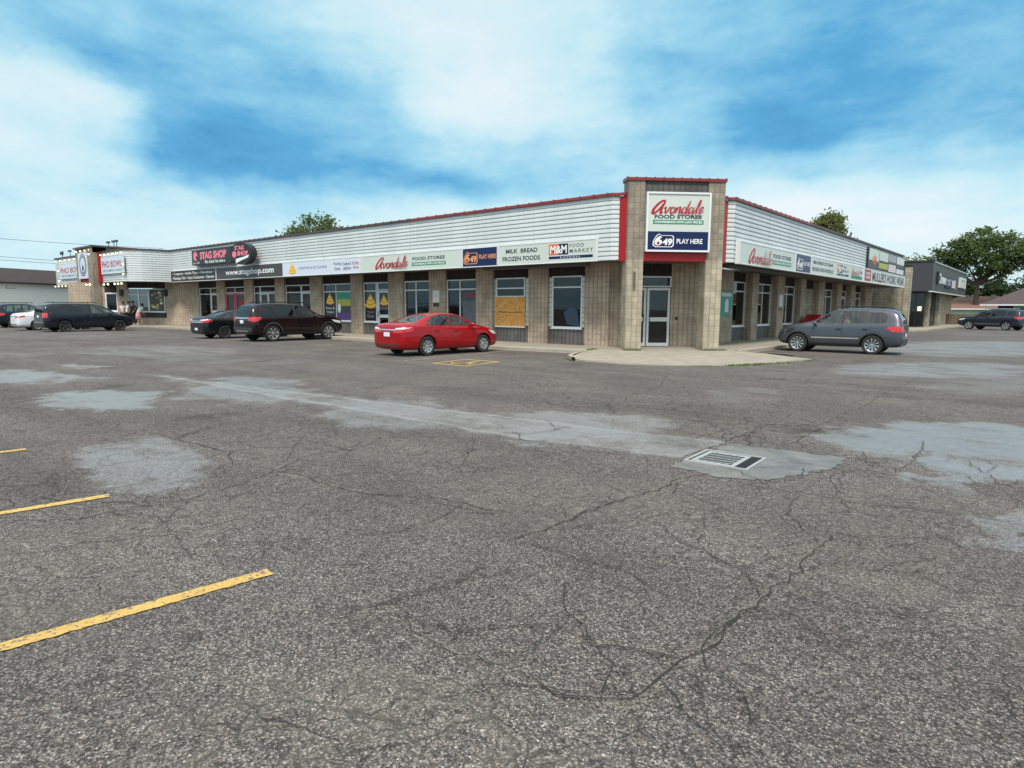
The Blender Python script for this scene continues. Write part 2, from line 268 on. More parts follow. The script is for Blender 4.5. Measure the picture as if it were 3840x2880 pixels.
def paintmat(name,col,wear):
    m,t,p,o=newmat(name); g=t.add('ShaderNodeNewGeometry').outputs['Position']
    n=t.noise(g,34,4,.75); n2=t.noise(g,3,3,.6)
    f=t.ramp(t.math('ADD',t.math('MULTIPLY',n,.75),t.math('MULTIPLY',n2,.25)),[(wear-.03,1.),(wear+.03,0.)])
    c=t.mix(f,col,(.13,.118,.11)); c=t.mix(1.,c,t.ramp(t.noise(g,90,3,.7),[(.3,.65),(.7,1.2)]),'MULTIPLY'); c=t.mix(1.,c,t.ramp(t.noise(g,2.,4,.6),[(.3,.8),(.7,1.05)]),'MULTIPLY'); t.l.new(c,p.inputs['Base Color']); p.inputs['Roughness'].default_value=.7
    b=t.add('ShaderNodeBump',{'Height':n,'Distance':.006,'Strength':.6}); t.l.new(b.outputs[0],p.inputs['Normal']); MATS[name]=m
paintmat('paint_yellow',(.62,.40,.11),.435); paintmat('paint_faded',(.42,.37,.20),.485); paintmat('paint_ghost',(.26,.25,.21),.5)
# ---------------------------------------------------------------- mesh builder
class Fr:
    """frame on a vertical plane: u to the right seen from outside, v up, w outward"""
    def __init__(s,o,u): s.o=Vector(o); s.u=Vector(u).normalized(); s.n=Vector((s.u.y,-s.u.x,0))
    def __call__(s,u,v,w): return s.o+s.u*u+s.n*w+Vector((0,0,v))
WM={}
def wm(o): return WM.get(o.name,Matrix.Identity(4))
class MB:
    def __init__(s): s.v=[]; s.f=[]; s.m=[]; s.mats=[]
    def mi(s,m):
        m=MATS[m] if isinstance(m,str) else m
        if m not in s.mats: s.mats.append(m)
        return s.mats.index(m)
    def poly(s,pts,m): 
        i=len(s.v); s.v+= [Vector(p) for p in pts]; s.f.append(tuple(range(i,i+len(pts)))); s.m.append(s.mi(m)); return s
    def hexa(s,P,m):
        i=len(s.v); s.v+=[Vector(p) for p in P]; k=s.mi(m)
        for q in ((0,3,2,1),(4,5,6,7),(0,1,5,4),(1,2,6,5),(2,3,7,6),(3,0,4,7)): s.f.append(tuple(i+a for a in q)); s.m.append(k)
        return s
    def fb(s,F,u0,u1,v0,v1,w0,w1,m):  # box in frame
        return s.hexa([F(u0,v0,w1),F(u1,v0,w1),F(u1,v0,w0),F(u0,v0,w0),F(u0,v1,w1),F(u1,v1,w1),F(u1,v1,w0),F(u0,v1,w0)],m)
    def box(s,x0,x1,y0,y1,z0,z1,m):
        return s.hexa([(x0,y0,z0),(x1,y0,z0),(x1,y1,z0),(x0,y1,z0),(x0,y0,z1),(x1,y0,z1),(x1,y1,z1),(x0,y1,z1)],m)
    def cyl(s,a,b,r,m,n=10,r2=None,cap=True):
        a=Vector(a); b=Vector(b); r2=r if r2 is None else r2; d=(b-a).normalized(); x=d.orthogonal().normalized(); y=d.cross(x); i=len(s.v); k=s.mi(m)
        for p,rr in ((a,r),(b,r2)):
            for j in range(n): an=2*math.pi*j/n; s.v.append(p+x*rr*math.cos(an)+y*rr*math.sin(an))
        for j in range(n): s.f.append((i+j,i+(j+1)%n,i+n+(j+1)%n,i+n+j)); s.m.append(k)
        if cap: s.f.append(tuple(i+j for j in reversed(range(n)))); s.m.append(k); s.f.append(tuple(i+n+j for j in range(n))); s.m.append(k)
        return s
    def lathe(s,a,axis,prof,m,n=28):   # prof: (offset along axis, radius)
        a=Vector(a); d=Vector(axis).normalized(); x=d.orthogonal().normalized(); y=d.cross(x); i=len(s.v); k=s.mi(m)
        for h,r in prof:
            for j in range(n): an=2*math.pi*j/n; s.v.append(a+d*h+x*r*math.cos(an)+y*r*math.sin(an))
        for q in range(len(prof)-1):
            for j in range(n): s.f.append((i+q*n+j,i+q*n+(j+1)%n,i+(q+1)*n+(j+1)%n,i+(q+1)*n+j)); s.m.append(k)
        return s
    def ball(s,c,r,m,n=8,sc=(1,1,1)):
        i=len(s.v); k=s.mi(m); c=Vector(c); rows=n//2+1
        for a in range(rows+1):
            th=math.pi*a/rows
            for j in range(n): ph=2*math.pi*j/n; s.v.append(c+Vector((r*sc[0]*math.sin(th)*math.cos(ph),r*sc[1]*math.sin(th)*math.sin(ph),r*sc[2]*math.cos(th))))
        for a in range(rows):
            for j in range(n): s.f.append((i+a*n+j,i+(a+1)*n+j,i+(a+1)*n+(j+1)%n,i+a*n+(j+1)%n)); s.m.append(k)
        return s
    def sweep(s,path,prof,mats,closed=False):
        """path: 2d plan points left to right seen from outside; prof: (w,z) list; mats one per profile edge"""
        P=[Vector((p[0],p[1],0)) for p in path]; N=[]
        for i in range(len(P)):
            a=(P[i]-P[i-1]).normalized() if i>0 else None; b=(P[i+1]-P[i]).normalized() if i<len(P)-1 else None
            a=a or b; b=b or a; na=Vector((a.y,-a.x,0)); nb=Vector((b.y,-b.x,0)); n=(na+nb).normalized(); n/=max(.4,n.dot(na)); N.append(n)
        for i in range(len(P)-1):
            for j in range(len(prof)-1):
                (w0,z0),(w1,z1)=prof[j],prof[j+1]
                s.poly([P[i]+N[i]*w0+Vector((0,0,z0)),P[i+1]+N[i+1]*w0+Vector((0,0,z0)),P[i+1]+N[i+1]*w1+Vector((0,0,z1)),P[i]+N[i]*w1+Vector((0,0,z1))],mats[j] if isinstance(mats,list) else mats)
        return s
    def build(s,name,parent=None,smooth=False,loc=None,bevel=0):
        me=bpy.data.meshes.new(name); base=Vector(loc) if loc is not None else Vector((0,0,0))
        inv=wm(parent).inverted() if parent is not None else Matrix.Translation(-base)
        if parent is not None and s.local: inv=Matrix.Identity(4)
        me.from_pydata([inv@v for v in s.v],[],s.f)
        for m in s.mats: me.materials.append(m)
        me.polygons.foreach_set('material_index',s.m)
        uv=me.uv_layers.new(name='UVMap')
        for pl,f in zip(me.polygons,s.f):
            pts=[s.v[k] for k in f]; n=Vector((0,0,0))
            for a in range(len(pts)): n+=pts[a-1].cross(pts[a]) if False else (pts[a]-pts[0]).cross(pts[(a+1)%len(pts)]-pts[0])
            if n.length<1e-12: n=Vector((0,0,1))
            n.normalize()
            tn=Vector((0,0,1)).cross(n)
            if tn.length<.05: tn=Vector((1,0,0))
            tn.normalize(); bt=n.cross(tn)
            for li,p in zip(pl.loop_indices,pts): uv.data[li].uv=(p.dot(tn),p.dot(bt) if abs(n.z)>.7 else p.z)
        if smooth:
            me.polygons.foreach_set('use_smooth',[True]*len(me.polygons))
        o=bpy.data.objects.new(name,me); COL.objects.link(o)
        if parent is not None: o.parent=parent; WM[o.name]=wm(parent)
        else: o.location=base; WM[o.name]=Matrix.Translation(base)
        if bevel:
            b=o.modifiers.new('bevel','BEVEL'); b.width=bevel; b.segments=2; b.limit_method='ANGLE'
        return o
    local=False
def tag(o,label=None,cat=None,group=None,kind=None):
    if label: o['label']=label
    if cat: o['category']=cat
    if group: o['group']=group
    if kind: o['kind']=kind
    return o
def thing(name,label,cat,loc=(0,0,0),rz=0,group=None):
    o=bpy.data.objects.new(name,None); COL.objects.link(o); o.location=loc; o.rotation_euler=(0,0,rz); o.empty_display_size=.2
    WM[o.name]=Matrix.Translation(Vector(loc))@Matrix.Rotation(rz,4,'Z'); return tag(o,label,cat,group)
def text(name,s,F,u0,u1,v0,v1,w,mat,parent,bold=0.,shear=0.,wiggle=0,keep=False,fit=True):
    if '\n' in s:
        Ls=s.split('\n'); n=len(Ls); h=(v1-v0)/n; wd=max(len(x) for x in Ls)
        for i,x in enumerate(Ls): hw=(u1-u0)*max(.6,len(x)/wd)/2; text(name,x,F,(u0+u1)/2-hw,(u0+u1)/2+hw,v1-(i+1)*h+h*.1,v1-i*h-h*.1,w,mat,parent,bold,shear,wiggle)
        return
    cu=bpy.data.curves.new('t','FONT'); cu.body=s; cu.size=1; cu.offset=bold; cu.shear=shear; cu.resolution_u=3; cu.align_x='LEFT'
    if wiggle: cu.space_character=wiggle
    ob=bpy.data.objects.new('t',cu); COL.objects.link(ob); dg=bpy.context.evaluated_depsgraph_get(); dg.update()
    me=bpy.data.meshes.new_from_object(ob.evaluated_get(dg)); bpy.data.objects.remove(ob)
    if not me.vertices: return None
    xs=[v.co.x for v in me.vertices]; ys=[v.co.y for v in me.vertices]; x0,x1,y0,y1=min(xs),max(xs),min(ys),max(ys)
    su=(u1-u0)/(x1-x0); sv=(v1-v0)/(y1-y0)
    if keep: su=sv=min(su,sv)
    inv=wm(parent).inverted()
    for v in me.vertices: v.co=inv@F(u0+(v.co.x-x0)*su,v0+(v.co.y-y0)*sv,w)
    me.materials.clear(); me.materials.append(MATS[mat]); me.name=name
    # triangulated text faces may point inward, two-sided shading is fine
    o=bpy.data.objects.new(name,me); COL.objects.link(o); o.parent=parent; return o
def catmull(pts,n=6):
    out=[]; P=[pts[0]]+list(pts)+[pts[-1]]
    for i in range(1,len(P)-2):
        for k in range(n):
            t_=k/n; r=[]
            for c in range(len(pts[0])):
                a,b,c_,d_=P[i-1][c],P[i][c],P[i+1][c],P[i+2][c]
                r.append(.5*((2*b)+(-a+c_)*t_+(2*a-5*b+4*c_-d_)*t_*t_+(-a+3*b-3*c_+d_)*t_**3))
            out.append(tuple(r))
    out.append(tuple(pts[-1])); return out
def oval(cx,cy,rx,ry,a0=60,n=12): return [(cx+rx*math.cos(R(a0+i*360/n)),cy+ry*math.sin(R(a0+i*360/n))) for i in range(n+1)]
SCRIPT=[ # (width, points) for the brush-script word
 (.30,[(1.62,1.75),(1.35,2.05),(.85,1.75),(.35,1.05),(.12,.35),(.3,-.05),(.65,.15),(1.1,.85),(1.6,1.9)]),(.26,[(1.62,1.95),(1.42,1.1),(1.32,.35),(1.45,.0),(1.7,.2)]),
 (.17,[(1.7,.75),(1.95,1.0),(2.0,.5),(2.12,.04),(2.4,.4),(2.55,.98),(2.8,.8)]),(.17,oval(3.1,.5,.3,.48)),(.14,[(3.2,.9),(3.45,.8),(3.65,.95)]),
 (.18,[(3.68,.98),(3.66,.5),(3.6,.02)]),(.17,[(3.68,.5),(3.9,.9),(4.12,1.0),(4.22,.7),(4.15,.2),(4.28,.0),(4.5,.2)]),
 (.17,oval(4.85,.5,.32,.46)),(.19,[(5.42,2.05),(5.27,1.0),(5.2,.25),(5.32,.0),(5.52,.2)]),(.17,oval(5.9,.5,.32,.46)),(.18,[(6.3,1.0),(6.2,.3),(6.32,.0),(6.5,.2)]),
 (.17,[(6.45,.15),(6.75,.9),(7.0,1.85),(6.92,2.1),(6.8,1.5),(6.72,.4),(6.85,.0),(7.1,.2)]),(.17,[(7.15,.4),(7.5,.55),(7.68,.85),(7.52,1.0),(7.28,.75),(7.22,.25),(7.45,.0),(7.9,.35)])]
def script_word(F,u0,u1,v0,v1,w,mat,parent,slant=.28,bold=1.):
    mb=MB(); su=(u1-u0)/(7.9+slant*2.1); sv=(v1-v0)/2.15; k=0
    for wd,pts in SCRIPT:
        c=catmull(pts,5); n=len(c)
        L=[];Rr=[]
        for i in range(n):
            a=c[max(0,i-1)]; b=c[min(n-1,i+1)]; dx,dy=b[0]-a[0],b[1]-a[1]; q=math.hypot(dx,dy) or 1
            tt=i/(n-1); ww=bold*wd*.5*(.55+.45*math.sin(math.pi*min(1,max(0,tt*1.15-.05))))
            nx,ny=-dy/q*ww,dx/q*ww
            for S_,sgn in ((L,1),(Rr,-1)):
                x=c[i][0]+nx*sgn; y=c[i][1]+ny*sgn; S_.append(F(u0+(x+slant*y)*su,v0+(y+.05)*sv,w+k*.00015))
            k+=1
        for i in range(n-1): mb.poly([L[i],Rr[i],Rr[i+1],L[i+1]],mat)
    return mb.build('brush_lettering',parent)
def disc(mb,F,cu,cv,r,w,mat,n=20,sx=1.,sy=1.): return mb.poly([F(cu+r*sx*math.cos(2*math.pi*i/n),cv+r*sy*math.sin(2*math.pi*i/n),w) for i in range(n)],mat)
def rect(mb,F,u0,u1,v0,v1,w,mat): return mb.poly([F(u0,v0,w),F(u1,v0,w),F(u1,v1,w),F(u0,v1,w)],mat)
# ================================================================ GROUND
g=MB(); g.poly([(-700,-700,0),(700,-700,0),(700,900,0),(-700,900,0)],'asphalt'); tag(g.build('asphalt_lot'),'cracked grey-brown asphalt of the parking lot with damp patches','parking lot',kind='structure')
def sheet(pts,z,m,name,label,cat):
    b=MB(); b.poly([(p[0],p[1],z) for p in pts],m); return tag(b.build(name),label,cat,kind='structure')
def jag(pts,amp,step=.25):
    out=[]
    for i in range(len(pts)-1):
        a=Vector(pts[i]);b=Vector(pts[i+1]); n=max(1,int((b-a).length/step)); d=(b-a).normalized() if (b-a).length else Vector((1,0)); pn=Vector((-d.y,d.x))
        for k in range(n): out.append(tuple(a.lerp(b,k/n)+pn*random.uniform(-amp,amp)))
    out.append(tuple(pts[-1])); return out
sheet(jag([(6.53,-14.02),(6.55,-13.59),(6.6,-12.5),(7.85,-12.37),(7.87,-12.89),(7.7,-13.53),(7.46,-13.97),(7.13,-14.12),(6.53,-14.02)],.045,.07)[:-1],.0055,'damp','concrete_apron','pale concrete apron around the storm grate','concrete apron')
CR=[
(2,[(0.17, -17.24), (0.52, -17.02), (1.88, -16.84), (2.55, -16.81), (3.12, -17.02), (3.41, -16.95)]),
(2,[(3.57, -19.05), (3.93, -18.66), (3.93, -18.43), (4.05, -18.08), (4.04, -17.84), (3.8, -17.03), (3.36, -16.31), (3.38, -15.81), (3.12, -15.15), (3.58, -14.21)]),
(2,[(3.41, -16.95), (4.17, -16.81), (4.8, -16.83), (5.08, -16.76), (5.38, -16.49), (5.85, -16.39), (6.36, -16.34)]),
(2,[(-0.83, -12.91), (-1.15, -10.49), (-1.38, -7.34)]),
(1,[(4.06, -14.39), (4.49, -14.88), (4.94, -15.51), (5.15, -15.69), (5.27, -15.08)]),
(1,[(4.04, -17.84), (4.22, -17.58), (4.18, -16.91)]),
(2,[(0.5, -9.52), (1.46, -10.0), (2.46, -10.48), (3.18, -10.83), (3.86, -10.92), (3.84, -10.51), (3.5, -9.71), (3.27, -8.78), (3.27, -8.01), (2.25, -5.83), (3.1, -7.03), (3.54, -7.48), (4.29, -8.75)]),
(3,[(4.0, -10.79), (4.45, -11.04), (5.2, -11.24), (5.73, -11.28), (6.21, -11.1), (6.82, -10.53), (7.04, -10.28)]),
(2,[(7.04, -10.28), (7.03, -8.96), (7.07, -7.56), (6.98, -6.2), (7.03, -3.86), (6.91, -1.3)]),
(2,[(6.75, -7.47), (6.93, -7.1), (7.05, -6.36), (7.38, -6.69)]),
(3,[(6.5, -13.61), (6.5, -12.89), (6.51, -12.43), (6.49, -11.76), (6.49, -11.08), (6.54, -10.54)]),
(2,[(6.51, -12.43), (6.99, -12.44), (7.5, -12.39), (7.84, -12.39), (8.44, -11.99)]),
(2,[(7.12, -12.24), (7.15, -11.94), (7.13, -11.17), (7.12, -10.5)]),
(3,[(6.74, -16.79), (6.76, -16.48), (6.76, -16.13), (6.73, -15.93), (6.82, -15.43), (6.91, -14.88), (6.84, -14.52), (7.02, -14.07)]),
(2,[(7.35, -14.22), (7.67, -14.2), (8.18, -14.13), (8.62, -14.07), (9.07, -13.92), (9.45, -13.87)]),
(2,[(8.36, -12.79), (8.43, -12.21), (8.41, -11.15), (8.32, -10.69)]),
(2,[(8.37, -12.85), (8.77, -12.89), (9.04, -12.75), (9.28, -12.59), (9.4, -12.44)]),
(2,[(8.63, -11.44), (8.87, -11.67), (9.07, -12.15), (9.2, -12.5), (9.28, -12.64)]),
(2,[(4.11, -13.73), (4.37, -13.9), (4.58, -14.1), (4.9, -14.0), (5.41, -14.05), (5.95, -13.88), (6.5, -13.61)]),
(3,[(4.51, -13.36), (4.43, -13.21), (4.5, -12.91)]),
(2,[(8.4, -15.15), (8.41, -15.44), (8.39, -15.63), (8.39, -15.78), (8.43, -16.0), (8.42, -16.19), (8.4, -16.35), (8.39, -16.54), (8.38, -16.78), (8.37, -16.98), (8.38, -17.15), (8.36, -17.26), (8.35, -17.44), (8.34, -17.66), (8.33, -17.8), (8.32, -17.88), (8.21, -17.96), (8.06, -18.03), (7.86, -17.99)]),
(1,[(7.99, -13.01), (8.1, -13.81), (8.24, -14.25)]),
(1,[(6.7, -18.29), (6.8, -18.27), (6.87, -18.17), (6.97, -18.03), (7.41, -18.1), (7.6, -18.06), (7.78, -18.01)]),
(1,[(5.26, -18.32), (5.37, -18.17), (5.41, -17.99), (5.53, -17.71)]),
]
def ribbon(mb,pts,w,z,m,jit=.03):
    P=jag(pts,jit,.09); n=len(P)
    for i in range(n-1):
        a=Vector((P[i][0],P[i][1])); b=Vector((P[i+1][0],P[i+1][1])); d=(b-a); 
        if d.length<1e-4: continue
        q=Vector((-d.y,d.x)).normalized(); wa=w*(.5+.5*math.sin(i*1.7)**2)*(1 if 0<i else .2); wb=w*(.5+.5*math.sin((i+1)*1.7)**2)*(1 if i<n-2 else .2)
        mb.poly([(a.x-q.x*wa,a.y-q.y*wa,z),(b.x-q.x*wb,b.y-q.y*wb,z),(b.x+q.x*wb,b.y+q.y*wb,z),(a.x+q.x*wa,a.y+q.y*wa,z)],m)
M('crack_fill',(.022,.02,.018),.9,var=.3,vs=9)
def dustmat():
    m=bpy.data.materials.new('crumbled_edge'); m.use_nodes=True; m.node_tree.nodes.clear(); t=NT(m.node_tree); g=t.add('ShaderNodeNewGeometry').outputs['Position']
    p=t.add('ShaderNodeBsdfPrincipled',{'Roughness':.9}); t.l.new(t.mix(t.noise(g,110,2),(.16,.145,.12),(.42,.39,.33)),p.inputs['Base Color']); tr=t.add('ShaderNodeBsdfTransparent')
    f=t.ramp(t.math('ADD',t.math('MULTIPLY',t.noise(g,70,3,.7),.7),t.math('MULTIPLY',t.noise(g,3,3),.3)),[(.50,0.),(.60,.5)]); x=t.add('ShaderNodeMixShader',{0:f,1:tr.outputs[0],2:p.outputs[0]}); o=t.add('ShaderNodeOutputMaterial'); t.l.new(x.outputs[0],o.inputs[0]); MATS['dust']=m
dustmat()
cb=MB(); db=MB(); z=.0085
for w,pts in CR:
    z+=.0001; ribbon(db,pts,{1:.03,2:.05,3:.07}[w],z-.004,'dust',.05); ribbon(cb,pts,{1:.0035,2:.0055,3:.007}[w],z,'crack_fill')
    for i in range(len(pts)-1):
        if random.random()<.8:
            p=Vector(pts[i]); a=random.uniform(0,6.28); q=[tuple(p)]
            for k in range(random.randint(2,4)): a+=random.uniform(-.7,.7); p=p+Vector((math.cos(a),math.sin(a)))*random.uniform(.15,.4); q.append(tuple(p))
            z+=.00005; ribbon(cb,q,.004,z,'crack_fill',.02)
tag(db.build('crumbled_asphalt'),'pale crumbled asphalt along the edges of the cracks','gravel',kind='structure'); tag(cb.build('asphalt_cracks'),'long dark cracks wandering across the asphalt lot','cracks',kind='structure')
# painted lines
def stripe(a,b,w,m,name,label,group,z=.0065):
    mb=MB(); a=Vector(a); b=Vector(b); d=(b-a).normalized(); q=Vector((-d.y,d.x))*w/2
    n=max(2,int((b-a).length/.03)); rg=random.Random(int(abs(a.x)*100)+3); L_=[a.lerp(b,i/n)-q*rg.uniform(.86,1.06) for i in range(n+1)]; R_=[a.lerp(b,i/n)+q*rg.uniform(.86,1.06) for i in range(n+1)]
    for i in range(n): mb.poly([(*L_[i],z),(*L_[i+1],z),(*R_[i+1],z),(*R_[i],z)],m)
    return tag(mb.build(name),label,'parking line',group)
YG='yellow stall lines in the foreground'
stripe((5.6,-21.6),(5.96,-18.18),.105,'paint_yellow','parking_line','longest yellow stall line, nearest to the viewer',YG)
stripe((3.0,-21.6),(3.43,-18.27),.105,'paint_yellow','parking_line','middle yellow stall line of the three in the foreground',YG)
stripe((.4,-21.6),(.73,-18.27),.105,'paint_yellow','parking_line','farthest and shortest yellow stall line at the left edge',YG)
FG='faded stall lines along the storefronts'
for a,b,mt,lb in [((-5.69,-7.38),(-6.5,-1.6),'paint_faded','faded yellow stall line running along the near side of the red sedan'),((-8.34,-7.63),(-8.9,-1.6),'paint_faded','faded stall line on the far side of the red sedan'),
  ((-11.83,-7.07),(-12.2,-1.6),'paint_faded','faded stall line in the empty space left of the red sedan'),((-14.4,-7.0),(-14.7,-1.6),'paint_faded','faded stall line just right of the burgundy off-road wagon'),((-17.1,-7.2),(-17.3,-1.6),'paint_ghost','faded stall line beneath the burgundy off-road wagon'),
  ((-19.9,-7.3),(-20.0,-1.6),'paint_ghost','faded stall line between the burgundy wagon and the black sedan'),((-25.8,-7.3),(-25.9,-1.6),'paint_ghost','faded stall line in the empty spaces left of the black sedan'),((-30.9,-7.3),(-31,-1.6),'paint_ghost','faded stall line nearest to the black minivan'),
  ((8.,8.9),(1.2,8.6),'paint_faded','faded stall line beyond the grey crossover'),((8.,5.2),(1.2,4.9),'paint_ghost','faded stall line on the near side of the grey crossover')]:
    stripe(a,b,.1,mt,'stall_line',lb,FG)
# accessible bay symbol, a framed square with a wheelchair figure
wb=MB(); Q=[Vector(p) for p in ((-4.42,-7.45),(-4.78,-5.67),(-3.30,-5.62),(-3.0,-7.48))]; z=.0065
cen=sum(Q,Vector((0,0)))/4
inn=[cen+(p-cen)*.86 for p in Q]
for i in range(4): wb.poly([(*Q[i],z),(*inn[i],z),(*inn[(i+1)%4],z),(*Q[(i+1)%4],z)],'paint_yellow')
def S2(x,y): # symbol coordinates: x to the right as read from the lane, y towards the shops
    return (cen.x+x*.95-y*.12,cen.y+y*.95+x*.03)
def sline(pts,w,z):
    for i in range(len(pts)-1):
        a=Vector(S2(*pts[i]));b=Vector(S2(*pts[i+1])); d=(b-a).normalized(); q=Vector((-d.y,d.x))*w/2; wb.poly([(*(a-q),z),(*(b-q),z),(*(b+q),z),(*(a+q),z)],'paint_yellow')
sline([(.02,.42),(.0,.05),(.28,.02),(.36,-.35),(.5,-.33)],.11,z+.0002); sline([(.0,.22),(.25,.2)],.08,z+.0003)
arc=[(-.02+.33*math.cos(a),-.18+.33*math.sin(a)) for a in [R(x) for x in range(110,345,18)]]; sline(arc,.09,z+.0004)
wb.poly([(*S2(.02+.1*math.cos(a),.55+.1*math.sin(a)),z+.0005) for a in [R(x) for x in range(0,360,30)]],'paint_yellow')
tag(wb.build('accessible_bay_marking'),'yellow framed wheelchair symbol painted on the asphalt beside the red sedan','pavement marking')
# storm grate
gr=thing('storm_grate','square metal storm grate in its pale concrete apron','storm grate',(6.88,-13.38,.0),R(3)); 
X=wm(gr)
def LB(mb,x0,x1,y0,y1,z0,z1,m): 
    return mb.hexa([X@Vector(p) for p in ((x0,y0,z0),(x1,y0,z0),(x1,y1,z0),(x0,y1,z0),(x0,y0,z1),(x1,y0,z1),(x1,y1,z1),(x0,y1,z1))],m)
mb=MB(); LB(mb,-.31,.31,-.31,.31,.0075,.0095,'pit'); mb.build('pit',gr)
mb=MB(); 
for a in ((-.34,.34,-.34,-.31),(-.34,.34,.31,.34),(-.34,-.31,-.31,.31),(.31,.34,-.31,.31)): LB(mb,*a,.006,.018,'grate_metal')
mb.build('grate_frame',gr)
mb=MB(); LB(mb,-.285,.19,-.285,-.235,.0103,.0140,'grate_metal'); LB(mb,-.285,.19,.235,.285,.0103,.0140,'grate_metal'); LB(mb,-.285,-.235,-.235,.235,.0103,.0140,'grate_metal');LB(mb,.14,.19,-.235,.235,.0103,.0140,'grate_metal')
for k in range(-5,9):
    x=-.25+k*.075
    P=[(x,-.235),(x+.019,-.235),(x+.019+.27,.235),(x+.27,.235)]
    def cl(p,q):
        (a,b),(c,d_)=p,q; lo,hi=0.,1.; dx=c-a
        if dx>0: lo=max(lo,(-.235-a)/dx); hi=min(hi,(.14-a)/dx)
        return lo,hi
    lo,hi=cl(P[0],P[3]); l2,h2=cl(P[1],P[2])
    if hi<=lo or h2<=l2: continue
    f=lambda p,q,u:(p[0]+(q[0]-p[0])*u,p[1]+(q[1]-p[1])*u)
    P=[f(P[0],P[3],lo),f(P[1],P[2],l2),f(P[1],P[2],h2),f(P[0],P[3],hi)]
    mb.hexa([X@Vector((a,b,.0105)) for a,b in P]+[X@Vector((a,b,.0135)) for a,b in P],'grate_metal')
mb.build('grate_bars',gr)
# sidewalks
def slab(pts,z0,z1,m,side='curb',name='sidewalk',label='',cat='sidewalk',curbw=.16):
    mb=MB(); n=len(pts); P=[(p[0],p[1],z1 if z1 is not None else p[2]) for p in pts]
    if z1 is not None: mb.poly(P,m)
    else:
        c=(sum(p[0] for p in P)/n,sum(p[1] for p in P)/n,.095)
        for i in range(n): mb.poly([P[i],P[(i+1)%n],c],m)
    for i in range(n):
        a=P[i];b=P[(i+1)%n]; mb.poly([(a[0],a[1],z0),(b[0],b[1],z0),b,a],side)
    return tag(mb.build(name),label,cat,kind='structure')
island=[(-3.3,-.75,.14),(-3.0,-1.9,.12),(-2.5,-3.0,.09),(-1.93,-3.66,.06),(-.33,-3.76,.035),(1.12,-3.06,.03),(2.41,-1.78,.03),(2.97,-.2,.03),(3.3,1.0,.03),(3.42,2.2,.03),(2.6,2.5,.05),(1.6,2.85,.10),(.5,2.95,.14),(-.6,2.3,.14),(-1.6,1.2,.14),(-2.55,.25,.14)]
slab([(-41,-1.25),(-20,-1.3),(-14.3,-1.35),(-6.8,-1.25),(-3.3,-.75),(-2.55,.25),(-1.6,1.2),(-.6,2.3),(.5,2.95),(.45,5.2),(.38,20),(.38,36.4),(-3,36.4),(-3,5),(-1,5),(-4.2,1.9),(-41,1.9)],-.02,.150,'concrete_shade',name='sidewalk',label='narrow shaded concrete walk under the canopy along both storefronts')
slab(island,-.02,None,'concrete',name='corner_island',label='sunlit pale concrete island in front of the corner entrance',cat='pavement')
mb=MB()
for pth,h in (([(-41.5,-1.42),(-20,-1.46),(-14.3,-1.5),(-6.8,-1.4),(-3.42,-.9)],.148),([(.62,3.0),(.62,5.2),(.55,20),(.55,36.4)],.148)):
    mb.sweep(pth,[(0,-.01),(0,h-.02),(-.02,h),(-.165,h)],'curb')
mb.sweep([(-3.42,-.9),(-3.14,-1.95),(-2.62,-3.1),(-2.0,-3.78)],[(0,-.01),(.0,.115),(-.02,.135),(-.14,.137)],'curb'); mb.sweep([(2.7,2.62),(1.62,2.98),(.62,3.1)],[(0,-.01),(.0,.105),(-.02,.125),(-.14,.127)],'curb')
tag(mb.build('curb'),'worn concrete curb edging the walk and the corner island','curb',kind='structure')
slab([(-60,-4.2),(-47,-4.2),(-45.8,-3.9),(-44.5,-2.6),(-42.8,-1.9),(-41,-1.25),(-41,1.9),(-60,1.9)],-.02,.149,'concrete',name='sidewalk',label='paler concrete walk before the noodle restaurant entrance')
slab([(-2,37.2),(.75,37.2),(1.2,39.4),(1.5,48),(1.5,75),(-2,75)],-.02,.12,'concrete',name='sidewalk',label='far concrete walk in front of the dark grey storefront')
stripe((.92,38.2),(1.35,44.5),.16,'paint_yellow','curb_paint','yellow painted curb edge before the dark grey storefront',None,z=.126)
# ================================================================ STRIP MALL
ML=thing('strip_mall','long L-shaped single-storey strip mall of tan ribbed block with pale lap-siding fascia','building',(-2.45,0,0))
FL=Fr((0,0,0),(1,0,0)); FR=Fr((0,0,0),(0,1,0)); FT=Fr((-2.45,0,0),(1,1,0))
z1=3.36
# siding
rows=14; z0s,z1s=3.36,5.63; rh=(z1s-z0s)/rows; prof=[]; pm=[]
for k in range(rows):
    a=z0s+k*rh
    prof+=[(-.012,a),(.012,a+.008),(.015,a+.030),(.008,a+rh*.55),(-.004,a+rh*.9)]; pm+=['siding_groove','siding','siding','siding','siding_groove']
prof.append((-.012,z1s)); pm=pm[:len(prof)-1]
def arcpts(c,r,a0,a1,n=6): return [(c[0]+r*math.cos(R(a0+(a1-a0)*i/n)),c[1]+r*math.sin(R(a0+(a1-a0)*i/n))) for i in range(n+1)]
WINGC=[(-42.9,-2.75),(-42.3,-2.62),(-41.85,-2.3),(-41.55,-1.85),(-41.38,-1.3),(-41.25,-.6)]
pathA=[(-58.9,-1.0),(-58.9,-2.75)]+WINGC+[(-41.15,0),(-3.02,0),(-2.80,.17)]
pathB=[(-.20,3.42),(0,3.64),(0,36.3)]
mb=MB(); mb.sweep(pathA,prof,pm); mb.build('siding',ML)
mb=MB(); mb.sweep(pathB,prof,pm); mb.build('siding',ML)
